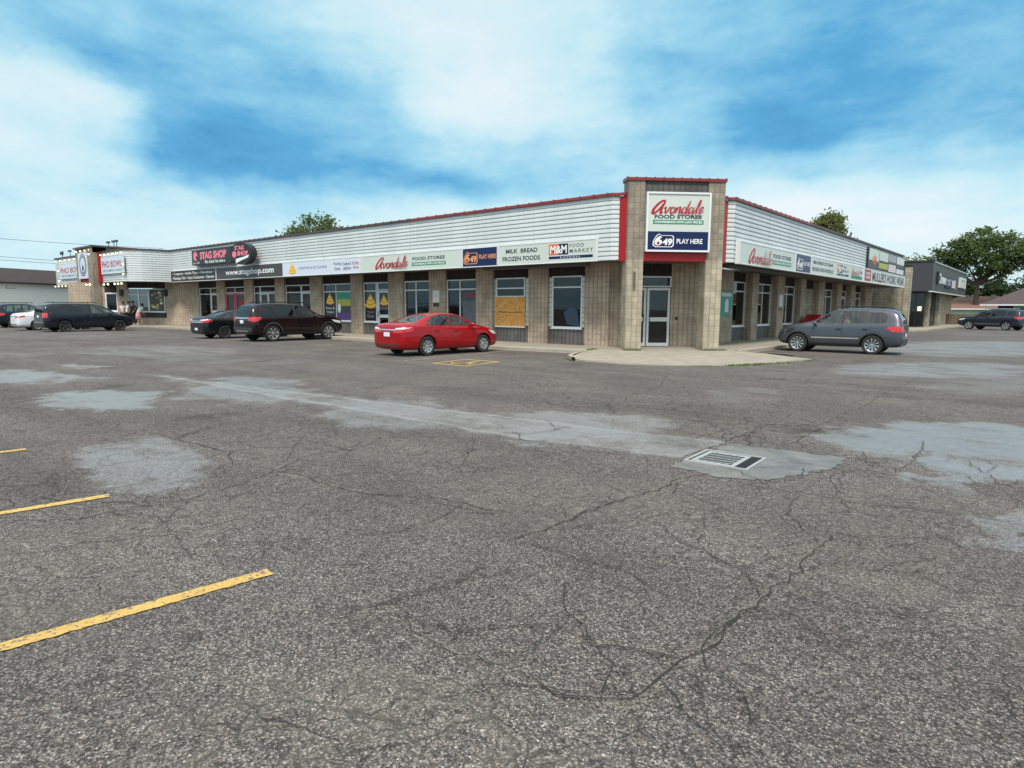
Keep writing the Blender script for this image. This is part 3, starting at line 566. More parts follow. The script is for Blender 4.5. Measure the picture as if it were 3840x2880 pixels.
for F_s,us,zb_ in ((FL,(-6.6,-10.3,-14.0,-17.6,-21.3,-25.0,-28.6,-37.2),4.2),(FR,(7.3,11.0,14.7,18.4,22.1),4.2)):
    for u in us: mb=MB(); mb.fb(F_s,u,u+.012,zb_,5.58,-.01,.012,'siding_groove'); mb.build('siding_seam',ML)
mb=MB(); mb.fb(FL,-41.16,-41.09,3.36,5.6,-.1,.05,'siding'); mb.build('corner_trim',ML)
mb=MB(); mb.sweep([(-2.8,.17),(-2.5,.17)],[(.02,3.33),(.02,5.6)],'trim_red'); mb.sweep([(-2.8,.17),(-2.5,.17)],[(.02,3.33),(-.3,3.33)],'trim_red'); mb.build('red_trim',ML)
mb=MB(); mb.sweep([(-.20,2.6),(-.20,3.42)],[(.02,3.33),(.02,5.6)],'trim_red'); mb.build('red_trim',ML)
# coping with standing seams
def coping(path,name,m,z=5.61,h=.115,seam=.6):
    mb=MB(); mb.sweep(path,[(-.35,z+h-.03),(-.02,z+h),(.075,z+h-.01),(.08,z+.01),(.06,z)],m)
    P=[Vector((p[0],p[1],0)) for p in path]
    for i in range(len(P)-1):
        d=P[i+1]-P[i]; L=d.length
        if L<.3: continue
        F=Fr(P[i],d); k=0
        while k<L: mb.fb(F,k,k+.022,z+.01,z+h+.015,-.3,.087,m); k+=seam
    return mb.build(name,ML)
coping([(-14,0),(-3.02,0),(-2.80,.17),(-2.5,.17)],'coping','coping_red'); coping([(-58.9,0),(-58.9,-2.75)]+WINGC+[(-41.15,0),(-14,0)],'coping','coping_brown')
coping([(-.20,2.6),(-.20,3.42),(0,3.64),(0,13)],'coping','coping_red'); coping([(0,13),(0,36.3)],'coping','coping_brown')
# soffit, roof
mb=MB(); mb.poly([(-58.8,-2.7,3.38),(-58.8,1.5,3.38),(-3.9,1.5,3.38),(-1.5,4.2,3.38),(-2.6,36.3,3.38),(-.03,36.3,3.38),(-.03,3.6,3.38),(-2.8,.1,3.38),(-41.1,.03,3.38),(-41.3,-1.2,3.38),(-42.4,-2.6,3.38)],'soffit'); mb.build('soffit',ML)
mb=MB(); mb.fb(FL,-9.6,-4.3,3.24,3.375,-.62,-.25,'soffit'); mb.build('soffit_light_box',ML)
mb=MB(); mb.fb(FR,4.2,13.2,3.24,3.375,-.62,-.25,'soffit'); mb.build('soffit_light_box',ML)
mb=MB(); mb.poly([(-58.8,-2.5,5.3),(-42.9,-2.5,5.3),(-41.2,.3,5.3),(-2.9,.3,5.3),(-.3,3.2,5.3),(-.3,36.2,5.3),(-16,36.2,5.3),(-16,17,5.3),(-58.8,17,5.3)],'roofing'); mb.build('roof',ML)
mb=MB(); mb.poly([(-58.8,17,0),(-16,17,0),(-16,17,5.3),(-58.8,17,5.3)],'block_wall'); mb.poly([(-16,17,0),(-16,36.2,0),(-16,36.2,5.3),(-16,17,5.3)],'block_wall'); mb.build('rear_wall',ML)
# interior seen dimly through the glass
mb=MB(); mb.box(-40,-5,4.2,4.4,.1,3.3,'interior'); mb.box(-5.6,-5.2,3,16,.1,3.3,'interior'); mb.box(-5.4,-5.2,16,36,.1,3.3,'interior'); mb.poly([(-40,1.5,.16),(-3,1.5,.16),(-3,36,.16),(-40,36,.16)],'interior')
for i in range(46):
    u=-39+random.random()*33; h=.5+random.random()*1.3; mb.box(u,u+.4+random.random()*.8,1.8+random.random()*.9,3.0+random.random()*.3,.17,h,random.choice(['interior','ink_grey','interior','ink_charcoal','ink_blue','soffit']))
for i in range(22):
    u=5+random.random()*30; h=.5+random.random()*1.2; mb.box(-4.6,-3.4-random.random()*.4,u,u+.4+random.random()*.7,.17,h,random.choice(['interior','ink_grey','interior','ink_red','ink_charcoal','soffit']))
mb.build('shop_interior',ML)
def decal(F,parent,name,fn,w):
    mb=MB(); fn(mb,w); return mb.build(name,parent)
# stacked swirl stickers
def swirl(F,cu,cv,r,sx=1.25):  # yellow-orange soft swirl sticker
    def fn(mb,w):
        k=0
        for dv,rx,ry,m in ((-.60,1.,.42,'ink_orange'),(-.52,.92,.38,'ink_yellow'),(-.18,.74,.36,'ink_orange'),(-.08,.70,.34,'ink_yellow'),(.28,.46,.30,'ink_orange'),(.36,.42,.28,'ink_yellow')):
            disc(mb,F,cu,cv+dv*r,r,w+k*.001,m,18,rx*sx,ry); k+=1
        mb.poly([F(cu-.3*r,cv+.5*r,w+k*.001),F(cu+.25*r,cv+.5*r,w+k*.001),F(cu+.02*r,cv+1.05*r,w+k*.001)],'ink_yellow'); k+=1
        text_=None
    return fn
def window(F,P,u0,u1,v0,v1,w,trans=(),mull=(),fm='frame_white',gm='glass',t=.055,sill=True,label=None,splits=None):
    mb=MB(); mb.fb(F,u0,u0+t,v0,v1,w-.04,w+.03,fm); mb.fb(F,u1-t,u1,v0,v1,w-.04,w+.03,fm); mb.fb(F,u0+t,u1-t,v1-t,v1,w-.04,w+.03,fm); mb.fb(F,u0+t,u1-t,v0,v0+t,w-.04,w+.03,fm)
    for z in trans: mb.fb(F,u0+t,u1-t,z-t/2,z+t/2,w-.04,w+.027,fm)
    for x in mull: mb.fb(F,x-t/2,x+t/2,v0+t,v1-t,w-.037,w+.024,fm)
    o=mb.build('window',P)
    if label: o['label']=label
    mb=MB(); rect(mb,F,u0+t,u1-t,v0+t,v1-t,w-.01,gm); mb.build('pane',o)
    if sill: mb=MB(); mb.fb(F,u0-.03,u1+.03,v0-.05,v0,w-.05,w+.09,fm); mb.build('sill',o)
    return o
def door(F,P,u0,u1,v0,v1,w,fm='frame_white',gm='glass',hand=1,rail=1.05,label=None):
    t=.085; mb=MB(); mb.fb(F,u0,u0+t,v0,v1,w-.04,w+.035,fm); mb.fb(F,u1-t,u1,v0,v1,w-.04,w+.035,fm); mb.fb(F,u0+t,u1-t,v1-t,v1,w-.04,w+.035,fm); mb.fb(F,u0+t,u1-t,v0,v0+.13,w-.04,w+.035,fm)
    if rail: mb.fb(F,u0+t,u1-t,v0+rail-.08,v0+rail+.08,w-.04,w+.03,fm)
    o=mb.build('door',P)
    if label: o['label']=label
    mb=MB(); rect(mb,F,u0+t,u1-t,v0+.13,v1-t,w-.01,gm); mb.build('pane',o)
    x=u0+.1 if hand>0 else u1-.1
    mb=MB(); mb.cyl(F(x,v0+.95,w+.09),F(x,v0+1.25,w+.09),.014,'dark_metal',8); mb.cyl(F(x,v0+.97,w+.0),F(x,v0+.97,w+.09),.01,'dark_metal',6); mb.cyl(F(x,v0+1.23,w+.0),F(x,v0+1.23,w+.09),.01,'dark_metal',6); mb.build('door_handle',o)
    return o
WW=-1.42; ZB,ZS,ZT,ZH=.15,.83,2.485,2.94
def pil(F,a,b,w0,w1,m='block_wall',nm='pilaster'):
    mb=MB(); mb.fb(F,a,b,.1,3.38,w0,w1,m); return mb.build(nm,ML)
def bay(F,a,b,w,low=ZS,hi=ZH,lowm='block_spandrel'):
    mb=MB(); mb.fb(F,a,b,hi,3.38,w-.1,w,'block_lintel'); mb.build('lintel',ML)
    if low>.2: mb=MB(); mb.fb(F,a,b,.1,low-.03,w-.1,w,lowm); mb.build('spandrel',ML)
def gblocks(F,a,b,w,v0=.86,v1=2.9):
    mb=MB(); n=int((v1-v0)/.2); h=(v1-v0)/n
    for i in range(n): mb.fb(F,a+.01,b-.01,v0+i*h+.012,v0+(i+1)*h-.012,w-.06,w+.03,'glassblock')
    mb.fb(F,a,b,v0-.02,v1+.03,w-.08,w-.03,'concrete'); return mb.build('glass_blocks',ML)
pil(FL,-5.01,-3.9,WW-.2,WW+.13,nm='wall')
for a,b in ((-7.9,-6.88),(-11.02,-9.97),(-14.2,-13.03),(-17.35,-16.14),(-20.66,-19.58),(-24.71,-23.49),(-28.75,-27.6),(-32.77,-31.6),(-36.82,-35.63),(-41.3,-39.83)): pil(FL,a,b,WW-.2,WW+.13)
w=WW
bay(FL,-6.88,-5.01,w); gblocks(FL,-6.88,-6.70,w); gblocks(FL,-5.2,-5.01,w)
wn=window(FL,ML,-6.70,-5.20,ZS,ZH,w,(ZT,),(),label='tall window with a torn blue poster low in its corner',gm='glass_dark')
def torn(mb,w_):
    mb.poly([FL(-5.95,.98,w_),FL(-5.32,.9,w_),FL(-5.45,1.55,w_),FL(-5.7,1.75,w_),FL(-6.12,1.45,w_)],'poster_blue'); mb.poly([FL(-5.82,1.1,w_+.002),FL(-5.55,1.08,w_+.002),FL(-5.62,1.45,w_+.002),FL(-5.85,1.4,w_+.002)],'ink_charcoal')
decal(FL,wn,'poster',torn,w+.0)
bay(FL,-9.97,-7.9,w); gblocks(FL,-9.97,-9.84,w); gblocks(FL,-8.13,-7.92,w)
wn=window(FL,ML,-9.84,-8.17,ZS,ZH,w,(ZT,2.13),(),label='boarded window under a dark glass strip',gm='glass_dark')
mb=MB(); mb.fb(FL,-9.86,-8.15,ZS+.0,2.11,w+.035,w+.055,'osb'); ob=mb.build('plywood_board',wn)
mb=MB()
for i in range(16): u=-9.72+i*.088+random.uniform(-.005,.005); a_=1.43+random.uniform(-.02,.02); l_=random.uniform(.075,.095); mb.poly([FL(u,a_,w+.058),FL(u+l_,a_+random.uniform(-.01,.01),w+.058),FL(u+l_+.02,a_+.012,w+.058),FL(u+.01,a_+.03+.03*random.random(),w+.058)],'ink_charcoal')
mb.build('scrawl',wn)
bay(FL,-13.03,-11.02,w); wn=window(FL,ML,-13.03,-11.02,ZS,ZH,w,(ZT,),(-12.14,))
text('open_sign','OPEN',FL,-11.85,-11.2,2.12,2.3,w-.004,'ink_red',wn,bold=.02)
mb=MB(); rect(mb,FL,-12.0,-11.15,.95,1.95,w-.005,'faded_poster'); mb.build('poster',wn)
bay(FL,-16.14,-14.2,w); wn=window(FL,ML,-16.14,-14.2,ZS,ZH,w,(ZT,),(-15.27,)); text('window_lettering','ATM',FL,-14.85,-14.4,1.6,1.75,w-.012,'ink_grey',wn)
# bay with swirl stickers and a door
bay(FL,-19.58,-17.35,w,low=.2); mb=MB(); mb.fb(FL,-19.58,-18.36,.1,ZS-.03,w-.1,w,'block_spandrel'); mb.build('spandrel',ML)
wn=window(FL,ML,-19.58,-18.36,ZS,ZH,w,(ZT,),(-18.5,)); decal(FL,wn,'sticker',swirl(FL,-19.03,1.95,.40),w-.005); text('window_lettering','Vapes\nGlass',FL,-19.35,-18.75,1.05,1.45,w-.003,'ink_grey',wn)
dr=door(FL,ML,-18.33,-17.4,.17,ZT,w,hand=1,rail=.98,label='glass shop door with a yellow swirl sticker'); decal(FL,dr,'sticker',swirl(FL,-17.87,2.0,.28),w-.005); text('door_lettering','Smoke',FL,-18.15,-17.6,1.5,1.62,w-.003,'ink_grey',dr)
window(FL,ML,-18.36,-17.37,ZT+.03,ZH,w,sill=False)
bay(FL,-23.49,-20.66,w); wn=window(FL,ML,-23.49,-20.66,ZS,ZH,w,(ZT,),(-22.2,),label='window with black film and a teal, olive and violet panel')
def film(mb,w_):
    rect(mb,FL,-23.43,-22.24,ZS+.06,ZT-.04,w_,'ink_black')
    for a,b,m in ((2.05,2.45,'ink_teal'),(1.68,2.05,'ink_olive'),(1.3,1.68,'ink_charcoal'),(.9,1.3,'ink_purple')): rect(mb,FL,-22.15,-20.72,a,b,w_,m)
    disc(mb,FL,-21.95,1.55,.16,w_+.003,'ink_white',12,1,1.7)
decal(FL,wn,'window_film',film,w-.008); decal(FL,wn,'sticker',swirl(FL,-22.85,2.08,.33),w-.005); text('window_lettering','Stop &\nVapes',FL,-23.3,-22.4,1.2,1.65,w-.003,'ink_white',wn)
bay(FL,-27.6,-24.71,w,low=.2); wn=window(FL,ML,-27.6,-25.83,ZS,ZH,w,(ZT,)); mb=MB(); mb.fb(FL,-27.6,-25.83,.1,ZS-.03,w-.1,w,'block_spandrel'); mb.build('spandrel',ML); door(FL,ML,-25.8,-24.75,.17,ZT,w); window(FL,ML,-25.83,-24.71,ZT+.03,ZH,w,sill=False)
bay(FL,-31.6,-28.75,w,low=.2); window(FL,ML,-31.6,-30.8,.17,ZH,w,(ZT,),sill=False); door(FL,ML,-30.77,-29.78,.17,ZT,w); window(FL,ML,-29.75,-28.75,.17,ZT+.0,w,sill=False); window(FL,ML,-30.8,-28.75,ZT+.03,ZH,w,sill=False)
bay(FL,-35.63,-32.77,w,low=.2); door(FL,ML,-35.6,-34.35,.17,ZT,w,fm='frame_pink',rail=0,label='pink framed glass door of the black-signed shop'); dr=door(FL,ML,-34.2,-32.8,.17,ZT,w,fm='frame_pink',rail=0,hand=-1); window(FL,ML,-35.63,-32.77,ZT+.03,ZH,w,(),(-34.28,),sill=False)
mb=MB(); disc(mb,FL,-33.3,1.85,.3,w+.0,'trim_red',20); mb.build('round_sticker',dr)
bay(FL,-39.83,-36.82,w,low=.2); mb=MB(); mb.fb(FL,-39.83,-38.0,.1,ZS-.03,w-.1,w,'block_spandrel'); mb.build('spandrel',ML); window(FL,ML,-39.83,-38.0,ZS,ZH,w,(ZT,)); door(FL,ML,-37.95,-36.86,.17,ZT,w); window(FL,ML,-38.0,-36.82,ZT+.03,ZH,w,sill=False)
# corner entrance wall, parallel to the tower
FD=Fr(FT(0,0,-2.1),(1,1,0)); 
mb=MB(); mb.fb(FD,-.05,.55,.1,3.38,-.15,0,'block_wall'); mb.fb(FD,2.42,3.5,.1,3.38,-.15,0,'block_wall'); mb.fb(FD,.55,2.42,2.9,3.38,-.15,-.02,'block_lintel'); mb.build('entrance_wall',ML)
window(FD,ML,.55,2.42,2.47,2.9,-.03,sill=False); door(FD,ML,.6,1.43,.17,2.44,-.03,hand=-1); door(FD,ML,1.47,2.38,.17,2.44,-.03,hand=1,label='white aluminium entrance door under the corner tower')
mb=MB(); mb.fb(FD,.5,3.3,.15,3.3,-2.6,-2.5,'interior'); mb.fb(FD,.9,1.9,.2,1.2,-2.0,-1.3,'soffit'); mb.fb(FD,1.5,2.3,1.3,1.9,-2.4,-2.3,'ink_yellow'); mb.build('entrance_interior',ML)
mb=MB(); mb.fb(FD,2.62,2.7,1.2,1.33,0,.04,'black_plastic'); mb.build('intercom',ML)
# right storefront
wr=-2.38; PW=-2.0
pil(FR,4.4,8.9,PW-.4,PW-.02,nm='wall')
for a,b in ((11.2,12.03),(14.8,15.88),(18.7,19.63),(22.3,23.5),(26.5,27.58),(30.1,31.2),(34.3,36.66)): pil(FR,a,b,wr-.1,PW)
for a,b,mu,lb in ((8.9,11.2,(),None),(12.03,14.8,(13.6,),None),(15.88,18.7,(17.4,),None),(23.5,26.5,(25.2,),None),(31.2,34.3,(32.9,),None)):
    bay(FR,a,b,wr); window(FR,ML,a,b,ZS,ZH,wr,(ZT,),mu,gm='glass_dark' if a<10 else 'glass')
bay(FR,19.63,22.3,wr,low=.16); mb=MB(); mb.fb(FR,19.63,22.3,.12,2.9,wr-.05,wr+.02,'block_pale'); mb.build('filled_bay',ML)
bay(FR,27.58,30.1,wr,low=.16); door(FR,ML,27.65,30.05,.17,ZT,wr,rail=1.2); window(FR,ML,27.58,30.1,ZT+.03,ZH,wr,sill=False)
FE=Fr((-2.4,37.06,0),(1,0,0)); mb=MB(); mb.fb(FE,0,2.5,.1,3.38,-.2,0,'block_pale'); mb.build('end_wall',ML)
mb=MB(); mb.fb(FE,2.42,2.86,.1,4.95,-.45,.06,'block_pale'); mb.fb(FE,2.38,2.9,4.95,5.05,-.5,.1,'black_plastic'); mb.build('end_pillar',ML)
mb=MB(); mb.poly([(-16,36.3,3.3),(0,36.3,3.3),(0,36.3,5.5),(-16,36.3,5.5)],'siding'); mb.build('gable_end',ML)
# corner tower
tw=[('tower_pillar',.07,.67),('tower_pillar',2.95,3.57)]
for nm,a,b in tw: mb=MB(); mb.fb(FT,a,b,.1,3.36,-.62,0,'block_pillar'); mb.fb(FT,a,b,3.36,6.10,-.62,0,'block_tower'); mb.build(nm,ML)
mb=MB(); mb.fb(FT,.67,2.95,5.62,6.10,-.5,-.04,'block_grey'); mb.build('tower_band',ML)
mb=MB(); mb.fb(FT,.67,2.95,3.34,3.63,-.35,-.02,'trim_red'); mb.build('tower_beam',ML)
mb=MB(); mb.fb(FT,.67,2.95,3.6,5.63,-.55,-.1,'siding_groove'); mb.fb(FT,.67,2.95,3.39,3.45,-2.3,-.36,'soffit'); mb.build('tower_core',ML)
mb=MB(); mb.fb(FT,.03,3.61,6.10,6.20,-.66,.045,'coping_red')
for i in range(12): mb.fb(FT,.025+i*.323,.05+i*.323,6.1,6.225,-.67,.055,'coping_red')
mb.build('tower_coping',ML)
mb=MB(); mb.cyl(FT(.36,2.35,.05),FT(.36,2.95,.05),.035,'soffit',10); mb.cyl(FT(.36,2.9,0),FT(.36,2.9,.06),.025,'soffit',8); mb.build('pipe_stub',ML)
# --- restaurant wing
mb=MB(); mb.fb(FL,-58.5,-50.8,.1,3.4,-.3,1.7,'block_wall'); mb.build('wall',ML)
FQ=Fr((-44.5,-1.1,0),(1,.62,0)); cz=FQ(0,0,0)
mb=MB(); mb.fb(FQ,2.2,5.2,.1,3.38,-.15,0,'block_wall'); mb.build('wall',ML)
mb=MB(); mb.fb(FQ,-6.2,-2.98,.1,3.38,-.15,0,'block_wall'); mb.build('wall',ML)
mb=MB(); mb.fb(FQ,-1.9,-1.0,.1,3.38,-.15,0.06,'block_wall'); mb.build('pilaster',ML)
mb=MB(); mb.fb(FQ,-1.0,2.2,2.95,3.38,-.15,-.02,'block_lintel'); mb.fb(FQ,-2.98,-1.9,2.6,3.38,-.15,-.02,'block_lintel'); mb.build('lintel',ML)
window(FQ,ML,-2.98,-1.9,1.15,2.6,-.03,gm='glass_dark',t=.1,label='square window behind the minivan'); mb=MB(); mb.fb(FQ,-2.98,-1.9,.1,1.1,-.15,-.02,'block_wall'); mb.build('spandrel',ML)
window(FQ,ML,-1.0,-.1,.2,2.9,-.03,(2.45,),gm='glass_dark',sill=False); window(FQ,ML,-.1,.75,1.15,2.9,-.03,(2.45,),gm='glass_dark'); wn=window(FQ,ML,.75,2.12,1.15,2.9,-.03,(),(),gm='glass_dark',label='window papered over with pale sheets')
mb=MB(); rect(mb,FQ,.85,2.0,1.22,2.82,-.035,'soffit')
for i in range(14): a=.9+random.random()*.9; b=1.3+random.random()*1.3; rect(mb,FQ,a,a+.22,b,b+.16,-.033+i*.0005,random.choice(['ink_grey','concrete','ink_olive','white_board']))
mb.build('paper_sheets',wn)
mb=MB(); mb.fb(FQ,-.1,2.15,.72,1.1,-.14,.06,'ink_black'); mb.build('black_panel',ML); mb=MB(); mb.fb(FQ,-.1,2.2,.1,.72,-.15,0,'block_wall'); mb.build('spandrel',ML)
mb=MB(); mb.poly([(-58.5,5,.2),(-41,6,.2),(-41,6,3.3),(-58.5,5,3.3)],'interior'); mb.build('wing_interior',ML)
for u in (-1.45,2.28): mb=MB(); mb.fb(FQ,u-.12,u+.12,2.35,2.85,.0,.2,'black_plastic'); mb.build('speaker_box',ML)
# second tower over the restaurant
FW=Fr((0,-2.75,0),(1,0,0))
mb=MB(); mb.fb(FW,-51.1,-49.9,.1,3.4,-.1,.55,'block_pillar'); mb.fb(FW,-48.2,-47.2,.1,6.05,-.4,.6,'block_tower'); mb.fb(FW,-51.3,-50.5,3.4,6.05,-.4,.5,'block_tower'); mb.fb(FW,-51.3,-47.2,5.65,6.05,-2.6,.52,'block_tower'); mb.build('restaurant_tower',ML)
mb=MB(); mb.fb(FW,-51.4,-47.1,6.05,6.17,-2.7,.66,'coping_brown'); mb.build('tower_coping',ML)
mb=MB(); mb.fb(FW,-50.5,-48.2,3.36,3.66,-.3,.42,'trim_red'); mb.build('tower_beam',ML)
mb=MB(); mb.fb(FW,-47.2,-46.9,3.36,5.62,-.2,.22,'trim_red'); mb.build('red_trim',ML)
mb=MB(); mb.fb(FW,-50.5,-48.2,3.66,5.65,-.3,.1,'siding_groove'); mb.build('tower_core',ML)
# ================================================================ SIGNS
BG='light-box panels of the sign band'
def panel(F,name,label,u0,u1,v0,v1,m,w0=0.02,w1=.13,fm='frame_white',group=None,t=.035,cat='sign'):
    o=thing(name,label,cat,F((u0+u1)/2,v0,w0),0,group); mb=MB(); mb.fb(F,u0+.006,u1-.006,v0+.006,v1-.006,w0+.004,w1-.012,m); mb.build('face',o)
    mb=MB(); mb.fb(F,u0,u1,v0,v0+t,w0,w1,fm); mb.fb(F,u0,u1,v1-t,v1,w0,w1,fm); mb.fb(F,u0,u0+t,v0+t,v1-t,w0,w1,fm); mb.fb(F,u1-t,u1,v0+t,v1-t,w0,w1,fm); mb.build('frame',o); return o
V0,V1=3.345,4.17; TW=.121
o=panel(FL,'shop_sign','black sign listing Lingerie, Adult Toys and Novelties at the left end of the band',-41.0,-33.72,V0,V1,'ink_black',group=BG)
text('lettering','• Lingerie • Adult Toys • Novelties •',FL,-40.6,-34.0,3.80,4.02,TW,'ink_white',o,bold=.012); text('lettering','Massage Oils • Sexy Costumes • Games',FL,-40.6,-34.0,3.46,3.72,TW,'ink_white',o,bold=.012)
o=panel(FL,'shop_sign','dark sign reading www.stagshop.com',-33.68,-25.2,V0,V1,'ink_charcoal',group=BG); text('lettering','www.stagshop.com',FL,-32.35,-26.25,3.52,3.98,TW,'ink_white',o,bold=.025)
o=panel(FL,'shop_sign','pale sign with a yellow swirl reading ALTERATIONS & DRY CLEANING',-25.16,-20.35,V0,V1,'pale_board',group=BG); decal(FL,o,'logo',swirl(FL,-24.2,3.8,.33),TW); text('lettering','ALTERATIONS & DRY CLEANING',FL,-23.55,-20.75,3.70,3.84,TW,'ink_blue',o)
o=panel(FL,'shop_sign','pale sign reading Wedding Gowns, Suedes & Leathers, Fix Pant Hemming',-20.31,-17.75,V0,V1,'pale_board',group=BG)
for s_,a,b,m in (('Wedding\nGowns',-20.15,-19.4,'ink_blue'),('Suedes &\nLeathers',-19.28,-18.55,'ink_blue'),('Fix Pant\nHemming',-18.44,-17.88,'ink_red')): text('lettering',s_,FL,a,b,3.52,3.98,TW,m,o,bold=.012)
def tagline(F,o,u0,u1,v0,v1,w=TW,bar='ink_green'):
    mb=MB(); rect(mb,F,u0,u1,v0,v1,w,bar); mb.build('green_bar',o); d=(v1-v0)*.24; text('lettering','CONVENIENCE WITH LOW PRICES',F,u0+(u1-u0)*.03,u1-(u1-u0)*.03,v0+d,v1-d,w+.003,'ink_white',o,bold=.03)
def l649(F,o,u0,u1,v0,v1,w=TW,col='ink_white'):
    # rounded badge outline with 6 and 49
    W_=u1-u0; H=v1-v0; out=[(.28,1.),(.42,.88),(.92,.88),(1.,.8),(1.,.12),(.9,0),(.12,0),(0,.12),(0,.4),(.06,.6),(.16,.85)]
    P=[(u0+a*W_,v0+b*H) for a,b in out]; c=(u0+W_/2,v0+H/2); mb=MB()
    for i in range(len(P)):
        a=P[i];b=P[(i+1)%len(P)]; f=.90
        ia=(c[0]+(a[0]-c[0])*f,c[1]+(a[1]-c[1])*f); ib=(c[0]+(b[0]-c[0])*f,c[1]+(b[1]-c[1])*f); mb.poly([F(*a,w),F(*b,w),F(*ib,w),F(*ia,w)],col)
    disc(mb,F,u0+W_*.26,v0+H*.3,H*.12,w+.004,'ink_red'); mb.build('badge',o)
    text('lettering','6',F,u0+W_*.08,u0+W_*.44,v0+H*.12,v0+H*.86,w+.002,col,o,bold=.05,shear=.15); text('lettering','49',F,u0+W_*.46,u0+W_*.93,v0+H*.14,v0+H*.64,w+.002,col,o,bold=.04,shear=.1)
o=panel(FL,'shop_sign','white sign with red brush-script Avondale FOOD STORES, below the siding left of the 649 sign',-17.71,-10.5,V0,V1,'cream_board',group=BG)
script_word(FL,-16.55,-13.9,3.5,4.03,TW,'ink_red',o,bold=1.4); text('lettering','FOOD STORES',FL,-13.75,-11.55,3.79,3.94,TW,'ink_dark',o,bold=.03); tagline(FL,o,-13.8,-11.5,3.54,3.70)
o=panel(FL,'lottery_sign','navy 649 PLAY HERE sign in amber lettering on the left storefront band',-10.46,-8.4,V0,V1,'board_navy',group=BG); l649(FL,o,-10.38,-9.55,3.48,4.02,TW,'ink_amber'); text('lettering','PLAY HERE',FL,-9.46,-8.48,3.68,3.86,TW,'ink_amber',o,bold=.02)
o=panel(FL,'shop_sign','white sign reading MILK BREAD FROZEN FOODS beside the M&M FOOD MARKET logo',-8.36,-3.55,V0,V1,'cream_board',group=BG)
text('lettering','MILK  BREAD',FL,-7.95,-6.3,3.82,3.99,TW,'ink_dark',o,bold=.03); text('lettering','FROZEN FOODS',FL,-8.13,-6.17,3.51,3.69,TW,'ink_dark',o,bold=.03)
def mm(F,o,u0,u1,v0,v1,w=TW,small=False):
    H=v1-v0; W_=u1-u0; mb=MB(); rect(mb,F,u0,u0+W_*.225,v0+H*.27,v1,w,'ink_orange'); rect(mb,F,u0+W_*.225,u0+W_*.45,v0+H*.27,v1,w,'ink_navy'); rect(mb,F,u0,u1,v0,v0+H*.18,w,'ink_navy'); mb.build('logo',o)
    if not small: text('lettering','M&M',F,u0+W_*.03,u0+W_*.42,v0+H*.36,v0+H*.9,w+.003,'ink_white',o,bold=.03)
    text('lettering','FOOD',F,u0+W_*.48,u0+W_*.8,v0+H*.72,v0+H*.95,w,'ink_dark',o,bold=.01,wiggle=1.3); text('lettering','MARKET',F,u0+W_*.48,u1,v0+H*.36,v0+H*.6,w,'ink_dark',o,bold=.01,wiggle=1.3)
    if not small: text('lettering','EXPRESS',F,u0+W_*.27,u0+W_*.72,v0+H*.045,v0+H*.135,w+.003,'ink_white',o,wiggle=1.4)
mm(FL,o,-5.74,-3.72,3.50,4.06)
# black box sign and oval sign
o=thing('shop_sign','black box sign with pink STAG SHOP lettering on the siding','sign',(-33.7,-.25,4.3)); mb=MB(); mb.fb(FL,-36.55,-30.85,4.38,5.4,.03,.42,'ink_black'); mb.build('cabinet',o,bevel=0)
text('lettering','STAG SHOP',FL,-35.3,-31.5,4.74,5.24,.425,'ink_pink',o,bold=.05); text('lettering','The Adult Fun Store',FL,-34.6,-31.7,4.47,4.66,.425,'ink_white',o,shear=.3,bold=.02); text('lettering','Est. 1972',FL,-36.3,-35.4,4.48,4.6,.425,'ink_white',o,bold=.01)
mb=MB(); disc(mb,FL,-35.98,4.98,.3,.428,'ink_pink',16,1.1,1.); disc(mb,FL,-35.8,4.9,.12,.431,'ink_black',12)
for k in range(4): a=R(60+k*30); mb.poly([FL(-35.98+.25*math.cos(a),4.98+.25*math.sin(a),.429),FL(-35.98+.25*math.cos(a+.35),4.98+.25*math.sin(a+.35),.429),FL(-35.98+.45*math.cos(a+.2),4.98+.42*math.sin(a+.2),.429)],'ink_pink')
mb.build('emblem',o)
o=thing('oval_sign','black oval projecting sign with pink letters and a white swoosh','sign',(-28.9,-.4,4.2))
FO=Fr((-28.85,-.1,0),(1,.12,0)); n=26; mb=MB(); ring=[(1.08*math.cos(2*math.pi*i/n),.66*math.sin(2*math.pi*i/n)) for i in range(n)]
mb.poly([FO(a,4.80+b,.75) for a,b in ring],'ink_black')
for i in range(n): a,b=ring[i]; c_,d_=ring[(i+1)%n]; mb.poly([FO(c_,4.80+d_,.35),FO(a,4.80+b,.35),FO(a,4.80+b,.75),FO(c_,4.80+d_,.75)][::-1],'ink_black')
for a,b,c_,d_ in ((-.5,-.1,4.7,4.8),(.2,.5,4.7,4.8)): mb.fb(FO,a,a+.1,4.7,4.8,0,.36,'ink_black')
mb.build('cabinet',o); text('lettering','STAG',FO,-.6,.35,5.02,5.28,.755,'ink_pink',o,bold=.05); text('lettering','SHOP',FO,-.35,.75,4.68,4.96,.755,'ink_pink',o,bold=.05)
mb=MB(); disc(mb,FO,-.65,4.78,.2,.756,'ink_pink',14,1.1,1.); mb.poly([FO(-.5,4.22,.757),FO(-.1,4.36,.757),FO(.75,4.55,.757),(FO(.85,4.72,.757)),FO(.3,4.6,.757),FO(-.5,4.5,.757)],'ink_white'); mb.build('emblem',o)
